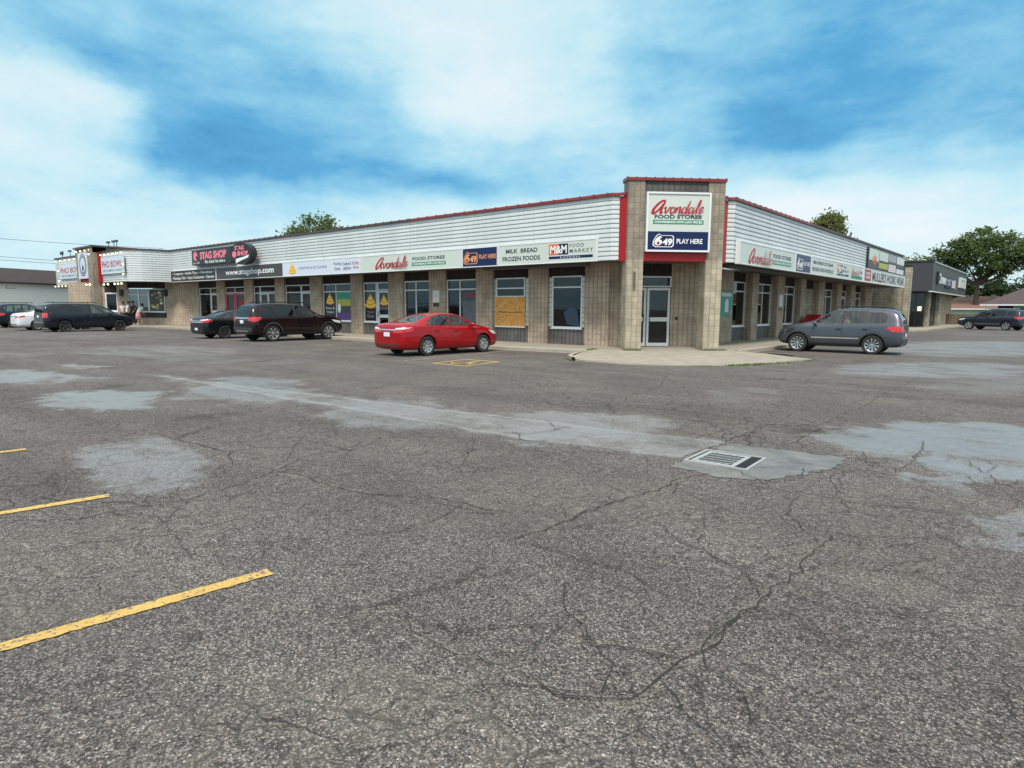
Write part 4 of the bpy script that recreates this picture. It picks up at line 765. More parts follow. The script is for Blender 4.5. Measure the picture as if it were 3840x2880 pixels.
# tower sign
o=thing('tower_sign','large white and navy Avondale FOOD STORES sign filling the corner tower','sign',FT(1.86,3.63,0))
mb=MB(); mb.fb(FT,.70,3.02,3.64,5.70,-.08,.115,'cream_board'); mb.build('face',o)
mb=MB(); t_=.065
for a in ((.70,3.02,3.64,3.64+t_),(.70,3.02,5.70-t_,5.70),(.70,.70+t_,3.64+t_,5.70-t_),(3.02-t_,3.02,3.64+t_,5.70-t_)): mb.fb(FT,*a,-.1,.15,'frame_white')
mb.build('frame',o); mb=MB(); rect(mb,FT,.765,2.955,3.70,4.345,.118,'board_navy'); mb.build('navy_panel',o)
script_word(FT,.88,2.85,4.965,5.42,.122,'ink_red',o,bold=1.45); text('lettering','FOOD STORES',FT,1.0,2.7,4.79,4.92,.122,'ink_dark',o,bold=.035); tagline(FT,o,.95,2.77,4.60,4.745,.121)
l649(FT,o,.96,1.72,3.80,4.27,.122); text('lettering','PLAY HERE',FT,1.82,2.76,3.93,4.10,.122,'ink_white',o,bold=.02)
# right band
o=panel(FR,'shop_sign','white Avondale FOOD STORES sign at the near end of the right storefront',3.8,10.32,V0-.02,V1,'cream_board',w1=.2); 
script_word(FR,4.7,7.25,3.42,3.98,.192,'ink_red',o,bold=1.35); text('lettering','FOOD STORES',FR,7.4,9.7,3.76,3.92,.192,'ink_dark',o,bold=.03); tagline(FR,o,7.35,9.75,3.5,3.67,.192)
o=panel(FR,'lottery_sign','navy 649 PLAY HERE sign in white lettering on the right storefront',10.36,12.62,V0-.02,V1,'board_navy',w1=.2); l649(FR,o,10.55,11.4,3.45,4.0,.192); text('lettering','PLAY HERE',FR,11.5,12.5,3.66,3.85,.192,'ink_white',o,bold=.02)
o=panel(FR,'shop_sign','long white sign reading MILK BREAD ICE CREAM with two small logos on the right storefront',12.66,23.05,V0-.02,V1,'cream_board',w1=.2); text('lettering','MILK BREAD ICE CREAM',FR,13.0,16.4,3.84,4.0,.192,'ink_dark',o,bold=.03);text('lettering','FROZEN FOODS WATER ICE',FR,12.9,16.5,3.5,3.68,.192,'ink_dark',o,bold=.03)
mm(FR,o,17.3,19.7,3.47,4.05,.192); script_word(FR,20.3,22.1,3.62,4.04,.192,'ink_red',o); text('lettering','FOOD',FR,22.15,22.85,3.74,3.9,.192,'ink_dark',o,bold=.02); mb=MB(); rect(mb,FR,20.3,22.85,3.42,3.6,.192,'ink_green'); mb.build('green_bar',o)
o=panel(FR,'shop_sign',"white sign reading MULLER'S WORK WEAR at the far end of the right storefront",23.12,36.1,V0-.02,V1,'white_board',w1=.2)
text('lettering',"MULLER'S WORK WEAR",FR,25.5,35.9,3.44,4.05,.192,'ink_charcoal',o,bold=.03); mb=MB(); rect(mb,FR,23.5,25.1,3.42,4.08,.192,'ink_red'); mb.build('logo',o); text('lettering','WORK\nWEAR',FR,23.7,24.9,3.52,3.98,.195,'ink_white',o,bold=.02)
o=thing('billboard','photo billboard of four panels above the work wear sign','billboard',(0.02,30,4.2)); mb=MB(); mb.fb(FR,24.35,35.9,4.22,5.5,.05,.12,'ink_black'); mb.build('backing',o)
mb=MB(); k=.123
for a,b,c_,d_,m in ((24.6,27.4,4.75,5.45,'cream_board'),(24.5,27.2,4.27,4.74,'ink_charcoal'),(27.5,30.2,4.86,5.44,'cream_board'),(27.4,30.2,4.36,4.72,'ink_olive'),(30.35,32.9,4.95,5.44,'ink_grey'),(30.35,32.9,4.8,4.94,'ink_charcoal'),(30.4,32.9,4.27,4.78,'shirt_pale'),(33.1,35.8,4.92,5.44,'white_board'),(33.1,35.8,4.6,4.9,'ink_charcoal'),(33.1,35.8,4.26,4.58,'pale_board')): rect(mb,FR,a,b,c_,d_,k,m); k+=.0004
for i in range(9): a=R(i*40); mb.poly([FR(26.2,4.8,k),FR(26.2+.7*math.cos(a),4.8+.3*math.sin(a),k),FR(26.2+.7*math.cos(a+.4),4.8+.3*math.sin(a+.4),k)],'ink_orange'); k+=.0003
mb.build('photo_panels',o)
# restaurant signs
PG=None
def pho(label,u0,u1,v0,v1,w):
    o=panel(FW,'restaurant_sign',label,u0,u1,v0,v1,'pale_board',w0=.03,w1=.12,t=.02); W_=u1-u0; H=v1-v0
    text('lettering','PHO BOWL',FW,u0+W_*.04,u1-W_*.05,v0+H*.36,v0+H*.72,.112,'ink_red',o,bold=.015); text('lettering','VIETNAMESE CUISINE',FW,u0+W_*.06,u1-W_*.06,v0+H*.12,v0+H*.24,.112,'ink_teal',o,bold=.01); return o
pho('white PHO BOWL sign left of the small tower',-57.4,-50.9,3.86,5.14,.1); pho('white PHO BOWL sign between the red trim and the rounded corner',-46.8,-42.2,3.98,5.28,.1)
o=panel(FW,'logo_sign','square white sign with a round blue-grey emblem on the small tower',-50.45,-48.25,3.7,5.72,'pale_board',w0=.4,w1=.62,t=.02)
mb=MB(); disc(mb,FW,-49.35,4.75,.86,.612,'ink_charcoal',28); disc(mb,FW,-49.35,4.75,.76,.614,'pale_board',28); disc(mb,FW,-49.35,4.75,.70,.616,'ink_blue',28); disc(mb,FW,-49.35,4.75,.58,.618,'pale_board',28); disc(mb,FW,-49.35,4.5,.24,.620,'ink_blue',16); mb.poly([FW(-49.5,4.72,.62),FW(-49.2,4.72,.62),FW(-49.35,5.2,.62)],'shirt_pale'); mb.build('emblem',o)
# string of bulbs
def bulb(p,grp,lab,r=.07):
    o=thing('light_bulb',lab,'light bulb',p,0,grp); mb=MB(); mb.ball(p,r,'bulb',8); mb.build('globe',o,smooth=True); mb=MB(); q=Vector(p); mb.cyl(q+Vector((0,0,r*.8)),q+Vector((0,0,r*.8+.08)),.035,'black_plastic',6); mb.build('socket',o)
gA=('bulbs along the lower fascia edge','lit round bulb in the row under the restaurant fascia'); gB=('bulbs along the upper fascia edge','lit round bulb in the row along the top of the restaurant fascia'); gC=('bulbs on the small tower','lit round bulb on the brow of the small brick tower')
OR=['first','second','third','fourth','fifth','sixth','seventh','eighth','ninth','tenth','eleventh','twelfth','thirteenth','fourteenth','fifteenth','sixteenth','seventeenth','eighteenth']
low=[(-58.6+i*.98,-2.95,3.24,.07) for i in range(9)]+[(u,-3.5,3.2,.08) for u in (-49.9,-49.2,-48.3,-47.5)]+[(u,-2.95,3.2,.08) for u in (-46.2,-45.3,-43.9,-43.2,-42.5)]
for i,(x,y,z_,r) in enumerate(low): bulb((x,y,z_),gA[0],OR[i]+' lit bulb from the left in the row hanging below the restaurant fascia',r)
for i in range(6): bulb((-58.1+i*1.25,-2.9,5.42),gB[0],OR[i]+' lit bulb from the left along the fascia top, left of the small tower')
for i in range(6): bulb((-46.7+i*.86,-2.9,5.42),gB[0],OR[i]+' lit bulb from the left along the fascia top, right of the small tower')
for i in range(4): bulb((-50.9+i*1.05,-3.32,5.85),gC[0],OR[i]+' lit bulb from the left on the brow of the small brick tower')
for u,v,lab in ((-57.6,4.6,'lit bulb beside the left PHO BOWL sign, upper of two'),(-57.5,3.7,'lit bulb beside the left PHO BOWL sign, lower of two'),(-42.1,4.55,'lit bulb at the right edge of the right PHO BOWL sign, upper of two'),(-42.1,3.85,'lit bulb at the right edge of the right PHO BOWL sign, lower of two'),(-47.6,5.5,'lit bulb on the tower corner above the red trim')): bulb((u,-2.93 if u>-47.6 or u<-50 else -3.42,v),None,lab)
def flood(p,lab):
    o=thing('floodlight',lab,'floodlight',p,0,'floodlights on the restaurant roof'); q=Vector(p); mb=MB(); mb.cyl(q,q+Vector((0,0,.45)),.03,'cable',6); mb.build('stem',o); mb=MB(); mb.box(q.x-.22,q.x+.22,q.y-.12,q.y+.05,q.z+.42,q.z+.56,'cable'); mb.build('lamp_head',o)
for x,y,z_,l in ((-59.6,-2.0,5.7,'blue-grey floodlight at the far left end of the restaurant roof'),(-58.0,-2.4,5.74,'blue-grey floodlight second from the left roof end'),(-55.8,-2.4,5.74,'blue-grey floodlight left of the small tower'),(-49.2,-1.5,6.15,'blue-grey floodlight on the left half of the small tower'),(-48.0,-1.5,6.15,'left one of the two close floodlights on the small tower'),(-47.4,-1.5,6.15,'right one of the two close floodlights on the small tower')): flood((x,y,z_),l)
# notices, mural panel, mailbox
o=thing('notice','white paper notice with a dark footer on the pilaster behind the red sedan','notice',FL(-13.6,1.8,WW+.14)); mb=MB(); mb.fb(FL,-13.9,-13.45,1.88,2.45,WW+.13,WW+.145,'white_board'); mb.build('paper',o); mb=MB(); mb.fb(FL,-13.88,-13.47,1.68,1.84,WW+.13,WW+.145,'ink_black'); mb.build('plate',o); text('lettering','NO\nLOITERING',FL,-13.82,-13.52,2.1,2.3,WW+.148,'ink_grey',o)
o=thing('notice','white notice on a pilaster of the right storefront','notice',FR(15.3,1.7,PW)); mb=MB(); mb.fb(FR,15.05,15.6,1.78,2.42,PW,PW+.02,'white_board'); mb.build('paper',o); mb=MB(); mb.fb(FR,15.1,15.5,1.6,1.7,PW,PW+.02,'ink_charcoal'); mb.build('plate',o)
o=thing('poster_panel','green and white printed panel on the wall right of the tower','poster',FR(8,1.3,PW)); mb=MB(); mb.fb(FR,7.4,8.75,1.32,2.42,PW-.02,PW+.02,'ink_teal'); mb.build('panel',o); mb=MB(); k=PW+.022
for a,b,c_,d_,m in ((7.5,8.6,2.2,2.36,'cream_board'),(7.9,8.3,1.5,2.0,'pale_board'),(8.0,8.25,2.0,2.1,'white_board'),(8.35,8.75,1.32,1.6,'block_pale')): rect(mb,FR,a,b,c_,d_,k,m); k+=.001
mb.build('artwork',o)
o=thing('mailbox','red sloped-top mail collection box on the walk by the grey crossover','mailbox',(-1.35,19.0,.15))
mb=MB(); 
P=[(0,0),(1.0,0),(1.0,1.22),(.8,1.22),(0,.92)]; x0,x1=-1.75,-.95; yb=19.4
A=[Vector((x0,yb-1.0+a,.15+b)) for a,b in P]; B=[Vector((x1,yb-1.0+a,.15+b)) for a,b in P]
mb.poly(A,'mailbox_red'); mb.poly(B[::-1],'mailbox_red')
for i in range(5): mb.poly([A[i],B[i],B[(i+1)%5],A[(i+1)%5]][::-1],'mailbox_red')
mb.build('body',o); mb=MB(); rect(mb,FR,18.75,19.05,.75,.82,x1+.003,'ink_white'); mb.poly([(x1+.003,18.95,.62),(x1+.003,19.2,.76),(x1+.003,18.95,.92)],'ink_white'); mb.build('chevron',o)
mb=MB(); rect(mb,FR,19.2,19.36,.95,1.05,x1+.003,'ink_white'); rect(mb,FR,19.2,19.36,.8,.88,x1+.003,'ink_white'); mb.build('decal',o)
# ================================================================ OTHER BUILDINGS
G=thing('grey_building','dark grey flat-roofed storefront with a boxy overhanging fascia beyond the mall','building',(-3,55,0)); FG_=Fr((-14,46.5,0),(1,0,0)); FGR=Fr((.55,46.5,0),(0,1,0))
M('panel_grey',(.045,.048,.055),.6,var=.08,vs=.5); M('panel_grey_side',(.07,.073,.068),.5,var=.45,vs=1.2)
mb=MB(); mb.box(-14,.55,46.5,71,3.34,5.85,'panel_grey'); mb.build('fascia_box',G); mb=MB(); mb.fb(FGR,0,24.5,3.34,5.8,0,.03,'panel_grey_side'); mb.build('fascia_side',G)
mb=MB(); mb.box(-14.05,.6,46.45,71.05,5.85,5.97,'black_plastic'); mb.fb(FGR,.5,24.5,5.8,5.86,.03,.12,'frame_white'); mb.build('coping',G)
mb=MB(); mb.fb(FGR,-.02,24.5,3.26,3.34,-.2,.06,'frame_white'); mb.build('fascia_trim',G)
mb=MB(); mb.box(-14,-3,49.5,70,.1,3.4,'block_wall'); mb.build('wall',G)
FS=Fr((-2.2,49,0),(1,.35,0)); o=window(FS,G,-1.2,2.0,.15,3.3,0,(1.95,),(-.2,.6,1.3),fm='panel_grey',gm='glass_dark'); mb=MB(); mb.fb(FS,-1.4,2.2,.1,3.4,-.6,-.5,'interior'); mb.build('interior_wall',G)
for a in (50.3,57.0): mb=MB(); mb.box(-.55,-.1,a,a+1.1,.1,3.34,'block_pale'); mb.build('post',G)
FX=Fr((-.45,51.5,0),(0,1,0)); window(FX,G,.1,5.3,.2,3.3,0,(2.0,),(1.8,3.6),fm='panel_grey',gm='glass_dark'); mb=MB(); mb.fb(FX,.1,5.3,.1,3.4,-.8,-.7,'interior'); mb.fb(FX,6.9,18,.1,3.4,-.8,-.05,'block_wall'); mb.build('interior_wall',G)
mb=MB(); q=FS(1.55,1.75,.3); mb.box(q.x-.14,q.x+.14,q.y-.05,q.y+.05,1.6,2.0,'bulb'); mb.build('lit_notice',G)
o=thing('gym_sign','white, navy and violet channel-letter sign on the grey fascia','sign',FGR(9,4,.1)); text('lettering','Down',FGR,2.6,7.2,4.05,5.0,.16,'ink_white',o,bold=.04); mb=MB(); mb.fb(FGR,1.9,2.6,4.0,5.1,.03,.2,'ink_black'); mb.build('black_box',o); mb=MB(); mb.fb(FGR,7.4,11.2,3.85,4.85,.03,.15,'ink_navy'); mb.build('navy_box',o); text('lettering','EAST\nGYM',FGR,7.9,10.7,4.0,4.7,.16,'pale_board',o,bold=.02); text('lettering','ill',FGR,11.6,14.4,3.9,4.7,.12,'shirt_pale',o,bold=.05)
o=thing('lit_panel_sign','white upright panel sign at the far end of the grey fascia','sign',FGR(19,4,.1)); mb=MB(); mb.fb(FGR,17.6,22.8,4.1,5.2,.03,.2,'white_board'); mb.build('face',o); mb=MB(); mb.fb(FGR,18.2,22.0,4.85,4.93,.2,.21,'ink_green'); mb.build('green_line',o)
# white building on the left
L0=Vector((-61.9,-6.0,0)); L1=Vector((-64.1,-1.4,0)); d=(L1-L0).normalized(); FZ=Fr(L0-d*14,d); 
Bw=thing('white_building','low white painted block building with a brown mansard roof at the left edge','building',(-62,-6,0))
mb=MB(); mb.fb(FZ,0,24,0,3.75,-10,0,'white_paint'); mb.build('wall',Bw)
M('mansard',(.115,.085,.085),.7,var=.25,vs=2)
mb=MB(); mb.hexa([FZ(-.2,3.62,.5),FZ(24.2,3.62,.5),FZ(24.2,3.62,-10),FZ(-.2,3.62,-10),FZ(-.2,4.85,.12),FZ(24.2,4.85,.12),FZ(24.2,4.85,-10),FZ(-.2,4.85,-10)],'mansard'); mb.build('roof',Bw)
mb=MB(); mb.fb(FZ,-.25,24.25,3.5,3.62,-.2,.52,'black_plastic'); mb.build('eave',Bw)
for a in (12.6,14.2): mb=MB(); mb.fb(FZ,a,a+.9,3.05,3.1,0,.04,'ink_grey'); mb.fb(FZ,a,a+.05,3.1,3.3,0,.04,'ink_grey'); mb.build('wall_bracket',Bw)
mb=MB(); mb.fb(FZ,12.3,12.45,0,3.5,0,.12,'frame_white'); mb.build('downpipe',Bw)
# houses
def house(name,label,x0,x1,y0,y1,ze,zr,hip,wall,roof,eave=.5):
    h=thing(name,label,'house',((x0+x1)/2,y0,0)); mb=MB(); mb.box(x0,x1,y0,y1,0,ze,wall); mb.build('wall',h)
    a,b,c_,d_=x0-eave,x1+eave,y0-eave,y1+eave; ym=(c_+d_)/2; mb=MB(); r0,r1=(a+hip,ym,zr),(b-hip,ym,zr)
    mb.poly([(a,c_,ze),(b,c_,ze),r1,r0],roof); mb.poly([(b,d_,ze),(a,d_,ze),r0,r1],roof); mb.poly([(b,c_,ze),(b,d_,ze),r1],roof); mb.poly([(a,d_,ze),(a,c_,ze),r0],roof); mb.poly([(a,c_,ze-.01),(a,d_,ze-.01),(b,d_,ze-.01),(b,c_,ze-.01)],'frame_white'); mb.build('roof',h)
    mb=MB(); mb.box(a-.02,b+.02,c_-.06,c_,ze-.14,ze+.03,'frame_white'); mb.build('fascia_board',h); return h
M('shingle_dark',(.075,.052,.055),.9,var=.25,vs=5); M('shingle_brown',(.22,.115,.085),.9,var=.25,vs=5)
block_mat('brick_dark',(.10,.035,.03),(.07,.028,.026),(.06,.05,.045),bw=.25,rh=.09,ms=.008)
h=house('brick_house','brick bungalow with a large dark brown hip roof at the right edge',3.4,26,76,88,2.4,6.3,7.5,'brick_dark','shingle_dark',eave=1.6)
FH=Fr((0,76,0),(1,0,0))
for a in (4.9,6.3,): window(FH,h,a,a+1.25,.9,2.2,.03,(),(),gm='glass_dark',t=.14,sill=False)
h=house('white_house','low house with a light brown roof between the grey storefront and the brick bungalow',-7,6.5,90,104,1.92,3.75,5,'paint_block','shingle_brown')
for a,b in ((-1.9,3.58),(1.2,3.62)): mb=MB(); mb.box(a,a+.5,96.2,96.7,3.3,b+.35,'ink_grey'); mb.build('roof_vent',h)
fe=thing('wooden_fence','weathered brown board fence behind the far parked car','fence',(5,64,0)); M('fence_wood',(.17,.135,.095),.85,var=.35,vs=4)
F_=Fr((-2.2,66.3,0),(1,-.24,0)); mb=MB(); u=0
while u<18: hh=1.27+random.uniform(-.02,.02); mb.fb(F_,u,u+.14,.05,hh,0,.025,'fence_wood'); u+=.15
mb.build('boards',fe); mb=MB(); mb.fb(F_,0,18,.3,.38,-.06,0,'fence_wood'); mb.fb(F_,0,18,1.0,1.08,-.06,0,'fence_wood'); mb.build('rail',fe)
mb=MB(); mb.fb(F_,0,20,.0,.13,.3,.6,'curb'); tag(mb.build('far_curb'),'pale concrete curb at the foot of the wooden fence','curb',kind='structure')
sheet([(-2,67),(40,56),(60,200),(-60,200),(-30,80),(-14,72)],.02,'lawn' if M('lawn',(.05,.08,.025),.9,var=.4,vs=1) else 'lawn','lawn','grass yards around the houses beyond the fence','lawn')
# wires
def wire(pts,name,label):
    mb=MB()
    for i in range(len(pts)-1): mb.cyl(pts[i],pts[i+1],.02,'cable',5,cap=False)
    return tag(mb.build(name),label,'cable','overhead wires at the left')
def sag(a,b,s,n=12): a=Vector(a);b=Vector(b); return [a.lerp(b,i/n)-Vector((0,0,4*s*(i/n)*(1-i/n))) for i in range(n+1)]
wire(sag((-71.6,-16,8.5),(-65.5,9,7.8),.25),'overhead_wire','uppermost overhead wire in the sky at the left'); wire(sag((-71.5,-16,6.95),(-67.6,1.4,6.0),.1),'overhead_wire','middle overhead wire ending at the restaurant roof'); wire(sag((-71.8,-16,6.6),(-67.9,1,5.75),.12),'overhead_wire','lowest overhead wire above the brown mansard roof')
# ================================================================ CARS
def carpaint(name,col,metal=.35,rough=.2):
    m,t,p,o=newmat(name); ob=t.add('ShaderNodeTexCoord').outputs['Object']; n=t.noise(ob,5,4,.6)
    sp=t.add('ShaderNodeSeparateXYZ',{0:ob}); dirt=t.ramp(t.math('ADD',sp.outputs[2],t.math('MULTIPLY',n,.25)),[(.2,.22),(.5,0.)])
    c=t.mix(dirt,col,(.10,.09,.08)); t.l.new(c,p.inputs['Base Color']); p.inputs['Metallic'].default_value=metal; t.l.new(t.math('MULTIPLY_ADD',dirt,.4,rough),p.inputs['Roughness'])
    p.inputs['Coat Weight'].default_value=.5; p.inputs['Specular IOR Level'].default_value=.25; p.inputs['Coat Roughness'].default_value=.03; MATS[name]=m; return m
carpaint('paint_red',(.33,.002,.006),.1); carpaint('paint_burgundy',(.010,.003,.0045),.1); carpaint('paint_black',(.008,.010,.012),.2); carpaint('paint_night',(.010,.014,.022),.2); carpaint('paint_blueblack',(.010,.018,.03),.2)
carpaint('paint_grey',(.078,.086,.108),.45,.26); carpaint('paint_graphite',(.035,.04,.055),.4); carpaint('paint_white',(.70,.74,.78),.0)
M('cladding',(.035,.036,.04),.55,var=.1)
def ringpts(st):
    x,zb,zs,zt,w,wt=st
    return [(0,zb),(.75*w,zb),(.95*w,zb+.05),(w,zb+.22*(zs-zb)+.03),(1.0*w,zb+.62*(zs-zb)),(.975*w,zs-.03),(.93*w,zs+.02*(1 if zt>zs+.1 else 0)),(wt+.02,zt-.055 if zt>zs+.15 else zs+(zt-zs)*.6),(wt*.86,zt-.008),(0,zt+.012)]
def eval_mesh(ob):
    dg=bpy.context.evaluated_depsgraph_get(); dg.update(); return bpy.data.meshes.new_from_object(ob.evaluated_get(dg))
def tmpobj(vs,fs):
    me=bpy.data.meshes.new('t'); me.from_pydata(vs,[],fs); bm=bmesh.new(); bm.from_mesh(me); bmesh.ops.remove_doubles(bm,verts=bm.verts,dist=1e-5); bmesh.ops.recalc_face_normals(bm,faces=bm.faces); bm.to_mesh(me); bm.free()
    o=bpy.data.objects.new('t',me); COL.objects.link(o); return o
def prism(poly,axis,a,b):
    n=len(poly)
    if axis=='y': V=[(x,a,z) for x,z in poly]+[(x,b,z) for x,z in poly]
    elif axis=='z': V=[(x,y,a) for x,y in poly]+[(x,y,b) for x,y in poly]
    else: V=[(a,y,z) for y,z in poly]+[(b,y,z) for y,z in poly]
    return V,[tuple(range(n)),tuple(range(2*n-1,n-1,-1))]+[(i,(i+1)%n,n+(i+1)%n,n+i) for i in range(n)]
def cut(ob,V,F):
    c=tmpobj(V,F); m=ob.modifiers.new('b','BOOLEAN'); m.object=c; m.operation='DIFFERENCE'; m.solver='EXACT'
    me=eval_mesh(ob); ob.modifiers.clear(); ob.data=me; bpy.data.objects.remove(c)
def rpoly(poly,r=.035,n=3):
    out=[]; N=len(poly)
    for i in range(N):
        p=Vector(poly[i]); a=Vector(poly[i-1]); b=Vector(poly[(i+1)%N]); da=(a-p); db=(b-p); rr=min(r,da.length*.4,db.length*.4); A=p+da.normalized()*rr; B=p+db.normalized()*rr
        for k in range(n+1): t_=k/n; q=A.lerp(p,t_).lerp(p.lerp(B,t_),t_); out.append((q.x,q.y))
    return out
def patch(bvh,poly,axis,sgn,res,off,start=3.):
    """conformal panel: polygon in a side/top/end view dropped on the body"""
    bm=bmesh.new(); vs=[bm.verts.new((a,b,0)) for a,b in poly]; bm.faces.new(vs)
    for ax in (0,1):
        lo=min(p[ax] for p in poly); hi=max(p[ax] for p in poly); k=lo+res
        while k<hi:
            co=[0,0,0]; co[ax]=k; no=[0,0,0]; no[ax]=1
            bmesh.ops.bisect_plane(bm,geom=bm.verts[:]+bm.edges[:]+bm.faces[:],plane_co=co,plane_no=no); k+=res
    bmesh.ops.triangulate(bm,faces=[f for f in bm.faces if len(f.verts)>4])
    V=[];bad=set()
    for i,v in enumerate(bm.verts):
        v.index=i
        a,b=v.co.x,v.co.y
        o_={'y':Vector((a,sgn*start,b)),'z':Vector((a,b,start)),'x':Vector((sgn*6,a,b))}[axis]; d={'y':Vector((0,-sgn,0)),'z':Vector((0,0,-1)),'x':Vector((-sgn,0,0))}[axis]
        h=bvh.ray_cast(o_,d)
        if h[0] is None: bad.add(i); V.append(Vector((0,0,0)))
        else:
            n=h[1] if h[1].dot(d)<0 else -h[1]; V.append(h[0]+n*off)
    F=[tuple(v.index for v in f.verts) for f in bm.faces if not any(v.index in bad for v in f.verts)]; bm.free()
    F=[f[::-1] if (V[f[1]]-V[f[0]]).cross(V[f[2]]-V[f[0]]).dot(d)>0 else f for f in F] if F else F
    return V,F
def addmesh(name,V,F,mat,parent,smooth=True):
    me=bpy.data.meshes.new(name); me.from_pydata([tuple(v) for v in V],[],F); me.materials.append(MATS[mat])
    if smooth: me.polygons.foreach_set('use_smooth',[True]*len(me.polygons))
    o=bpy.data.objects.new(name,me); COL.objects.link(o); o.parent=parent; return o
def stroke_frame(poly,w): # ring polygons (outer, inner) for window surround
    n=len(poly); c=Vector((sum(p[0] for p in poly)/n,sum(p[1] for p in poly)/n)); out=[]
    area=sum(poly[i-1][0]*poly[i][1]-poly[i][0]*poly[i-1][1] for i in range(n)); s_=1 if area>0 else -1
    inn=[]
    for i in range(n):
        a=Vector(poly[i-1]);p=Vector(poly[i]);b=Vector(poly[(i+1)%n]); t_=((p-a).normalized()+(b-p).normalized()).normalized(); inn.append((p.x-t_.y*w*s_*-1*-1,p.y+t_.x*w*s_))
    return inn
def car(label,cat,spec,rear,ang,paint,group='parked cars'):
    """rear: ground point of the rear-axle centre; ang: heading in degrees"""
    wb=spec['wb']; T=thing('parked_car',label,cat,(rear[0],rear[1],0),R(ang),group)
    sts=spec['st']; N=10; V=[];Fc=[]
    for st in sts:
        rp=ringpts(st); full=rp+[(-y,z) for y,z in rp[-2:0:-1]]
        V+=[(st[0],y,z) for y,z in full]
    K=18
    for i in range(len(sts)-1):
        for j in range(K): Fc.append((i*K+j,i*K+(j+1)%K,(i+1)*K+(j+1)%K,(i+1)*K+j))
    # end caps as quad strips
    for base in (0,(len(sts)-1)*K):
        for j in range(N-1): 
            a,b=base+j,base+j+1; c_,d_=base+(K-j-1)%K,base+(K-j)%K
            if j==0: Fc.append((base,base+1,base+K-1))
            elif j==N-2: Fc.append((base+j,base+j+1,base+K-j))
            else: Fc.append((a,b,c_,d_))
    ob=tmpobj(V,Fc); md=ob.modifiers.new('s','SUBSURF'); md.levels=2; me=eval_mesh(ob); ob.modifiers.clear(); ob.data=me
    bm=bmesh.new(); bm.from_mesh(me); bvh=BVHTree.FromBMesh(bm); bm.free()
    md=ob.modifiers.new('s','SOLIDIFY'); md.thickness=.03; md.offset=-1; me=eval_mesh(ob); ob.modifiers.clear(); ob.data=me
    W_=max(s[4] for s in sts); wr=spec['wr']
    # wheel openings
    for x in (0,wb):
        for sg in (1,-1):
            n=28; ar=wr+.065; P=[(x+ar*math.cos(2*math.pi*i/n),wr+.01+ar*math.sin(2*math.pi*i/n)) for i in range(n)]
            cut(ob,*prism(P,'y',sg*(W_-.34),sg*(W_+.3)))
    sides=[rpoly(p) for p in spec['side']]
    for p in sides: cut(ob,*prism(p,'y',-2,2))
    f=spec['front']; fp=rpoly(f,.06); cut(ob,*prism(fp,'z',spec['belt']-.06,3))
    r_=spec['rear']; rp_=rpoly(r_[1],.05)
    if r_[0]=='z': cut(ob,*prism(rp_,'z',spec['belt']-.06,3))
    else: cut(ob,*prism(rp_,'x',-3,-.1))
    me=ob.data; me.materials.clear(); me.materials.append(MATS[paint]); me.name='body'; ob.name='body'; ob.parent=T; ob['category']=None; del ob['category']
    try: me.set_sharp_from_angle(angle=R(35))
    except Exception: pass
    me.polygons.foreach_set('use_smooth',[True]*len(me.polygons))
    # glass
    for sg in (1,-1):
        for k,p in enumerate(sides): V,F=patch(bvh,p,'y',sg,.12,-.012); addmesh('side_window',V,F,spec['sideglass'][k],T)
    V,F=patch(bvh,fp,'z',1,.14,-.012); addmesh('windshield',V,F,'car_glass',T)
    V,F=patch(bvh,rp_,r_[0],-1 if r_[0]=='x' else 1,.12,-.012); addmesh('rear_window',V,F,spec.get('rearglass','car_glass'),T)
    # window surround in dark trim
    for sg in (1,-1):
        for q in spec['pillars']: V,F=patch(bvh,q,'y',sg,.1,.004); addmesh('pillar_trim',V,F,spec.get('pillarmat','black_plastic'),T)
    # cladding and sills
    for nm,q,ax,mt,off in spec.get('panels',[]):
        for sg in ((1,-1) if ax=='y' else ((-1,) if ax=='rear' else ((1,) if ax=='front' else (1,)))):
            A='x' if ax in ('rear','front') else ax
            V,F=patch(bvh,q if r_ is None or True else q,A,sg,.07,off); addmesh(nm,V,F,mt,T)
    # arches
    if spec.get('arch'):
        for x in (0,wb):
            for sg in (1,-1):
                a0=wr+.06; a1=wr+.06+spec['arch']; P=[(x+a1*math.cos(R(a)),wr+a1*math.sin(R(a))) for a in range(-12,193,12)]+[(x+a0*math.cos(R(a)),wr+a0*math.sin(R(a))) for a in range(192,-13,-12)]
                V,F=patch(bvh,P,'y',sg,.09,.015); addmesh('wheel_arch',V,F,'cladding',T)
    # handles and mirrors
    for sg in (1,-1):
        for hx,hz in spec['handles']:
            h=bvh.ray_cast(Vector((hx,sg*3,hz)),Vector((0,-sg,0)))
            if h[0]: 
                mb=MB(); mb.local=True; y=h[0].y; mb.box(hx-.09,hx+.09,min(y,y+sg*.035),max(y,y+sg*.035),hz-.016,hz+.016,spec.get('handlemat',paint)); mb.build('door_handle',T)
        mx,mz=spec['mirror']; h=bvh.ray_cast(Vector((mx,sg*3,mz-.06)),Vector((0,-sg,0))); y=(h[0].y if h[0] else sg*W_)
        mb=MB(); mb.local=True; mb.ball((mx,y+sg*.11,mz),.10,spec.get('mirrormat',paint),10,(.75,1.05,.7)); mb.cyl((mx,y-sg*.03,mz-.05),(mx,y+sg*.08,mz-.02),.03,'black_plastic',8); mb.build('mirror',T,smooth=True)
        # door seams
        for sx,z0_,z1_ in spec['seams']:
            P=[(sx-.006,z0_),(sx+.006,z0_),(sx+.006,z1_),(sx-.006,z1_)]; V,F=patch(bvh,P,'y',sg,.06,.003); addmesh('door_seam',V,F,'black_plastic',T)
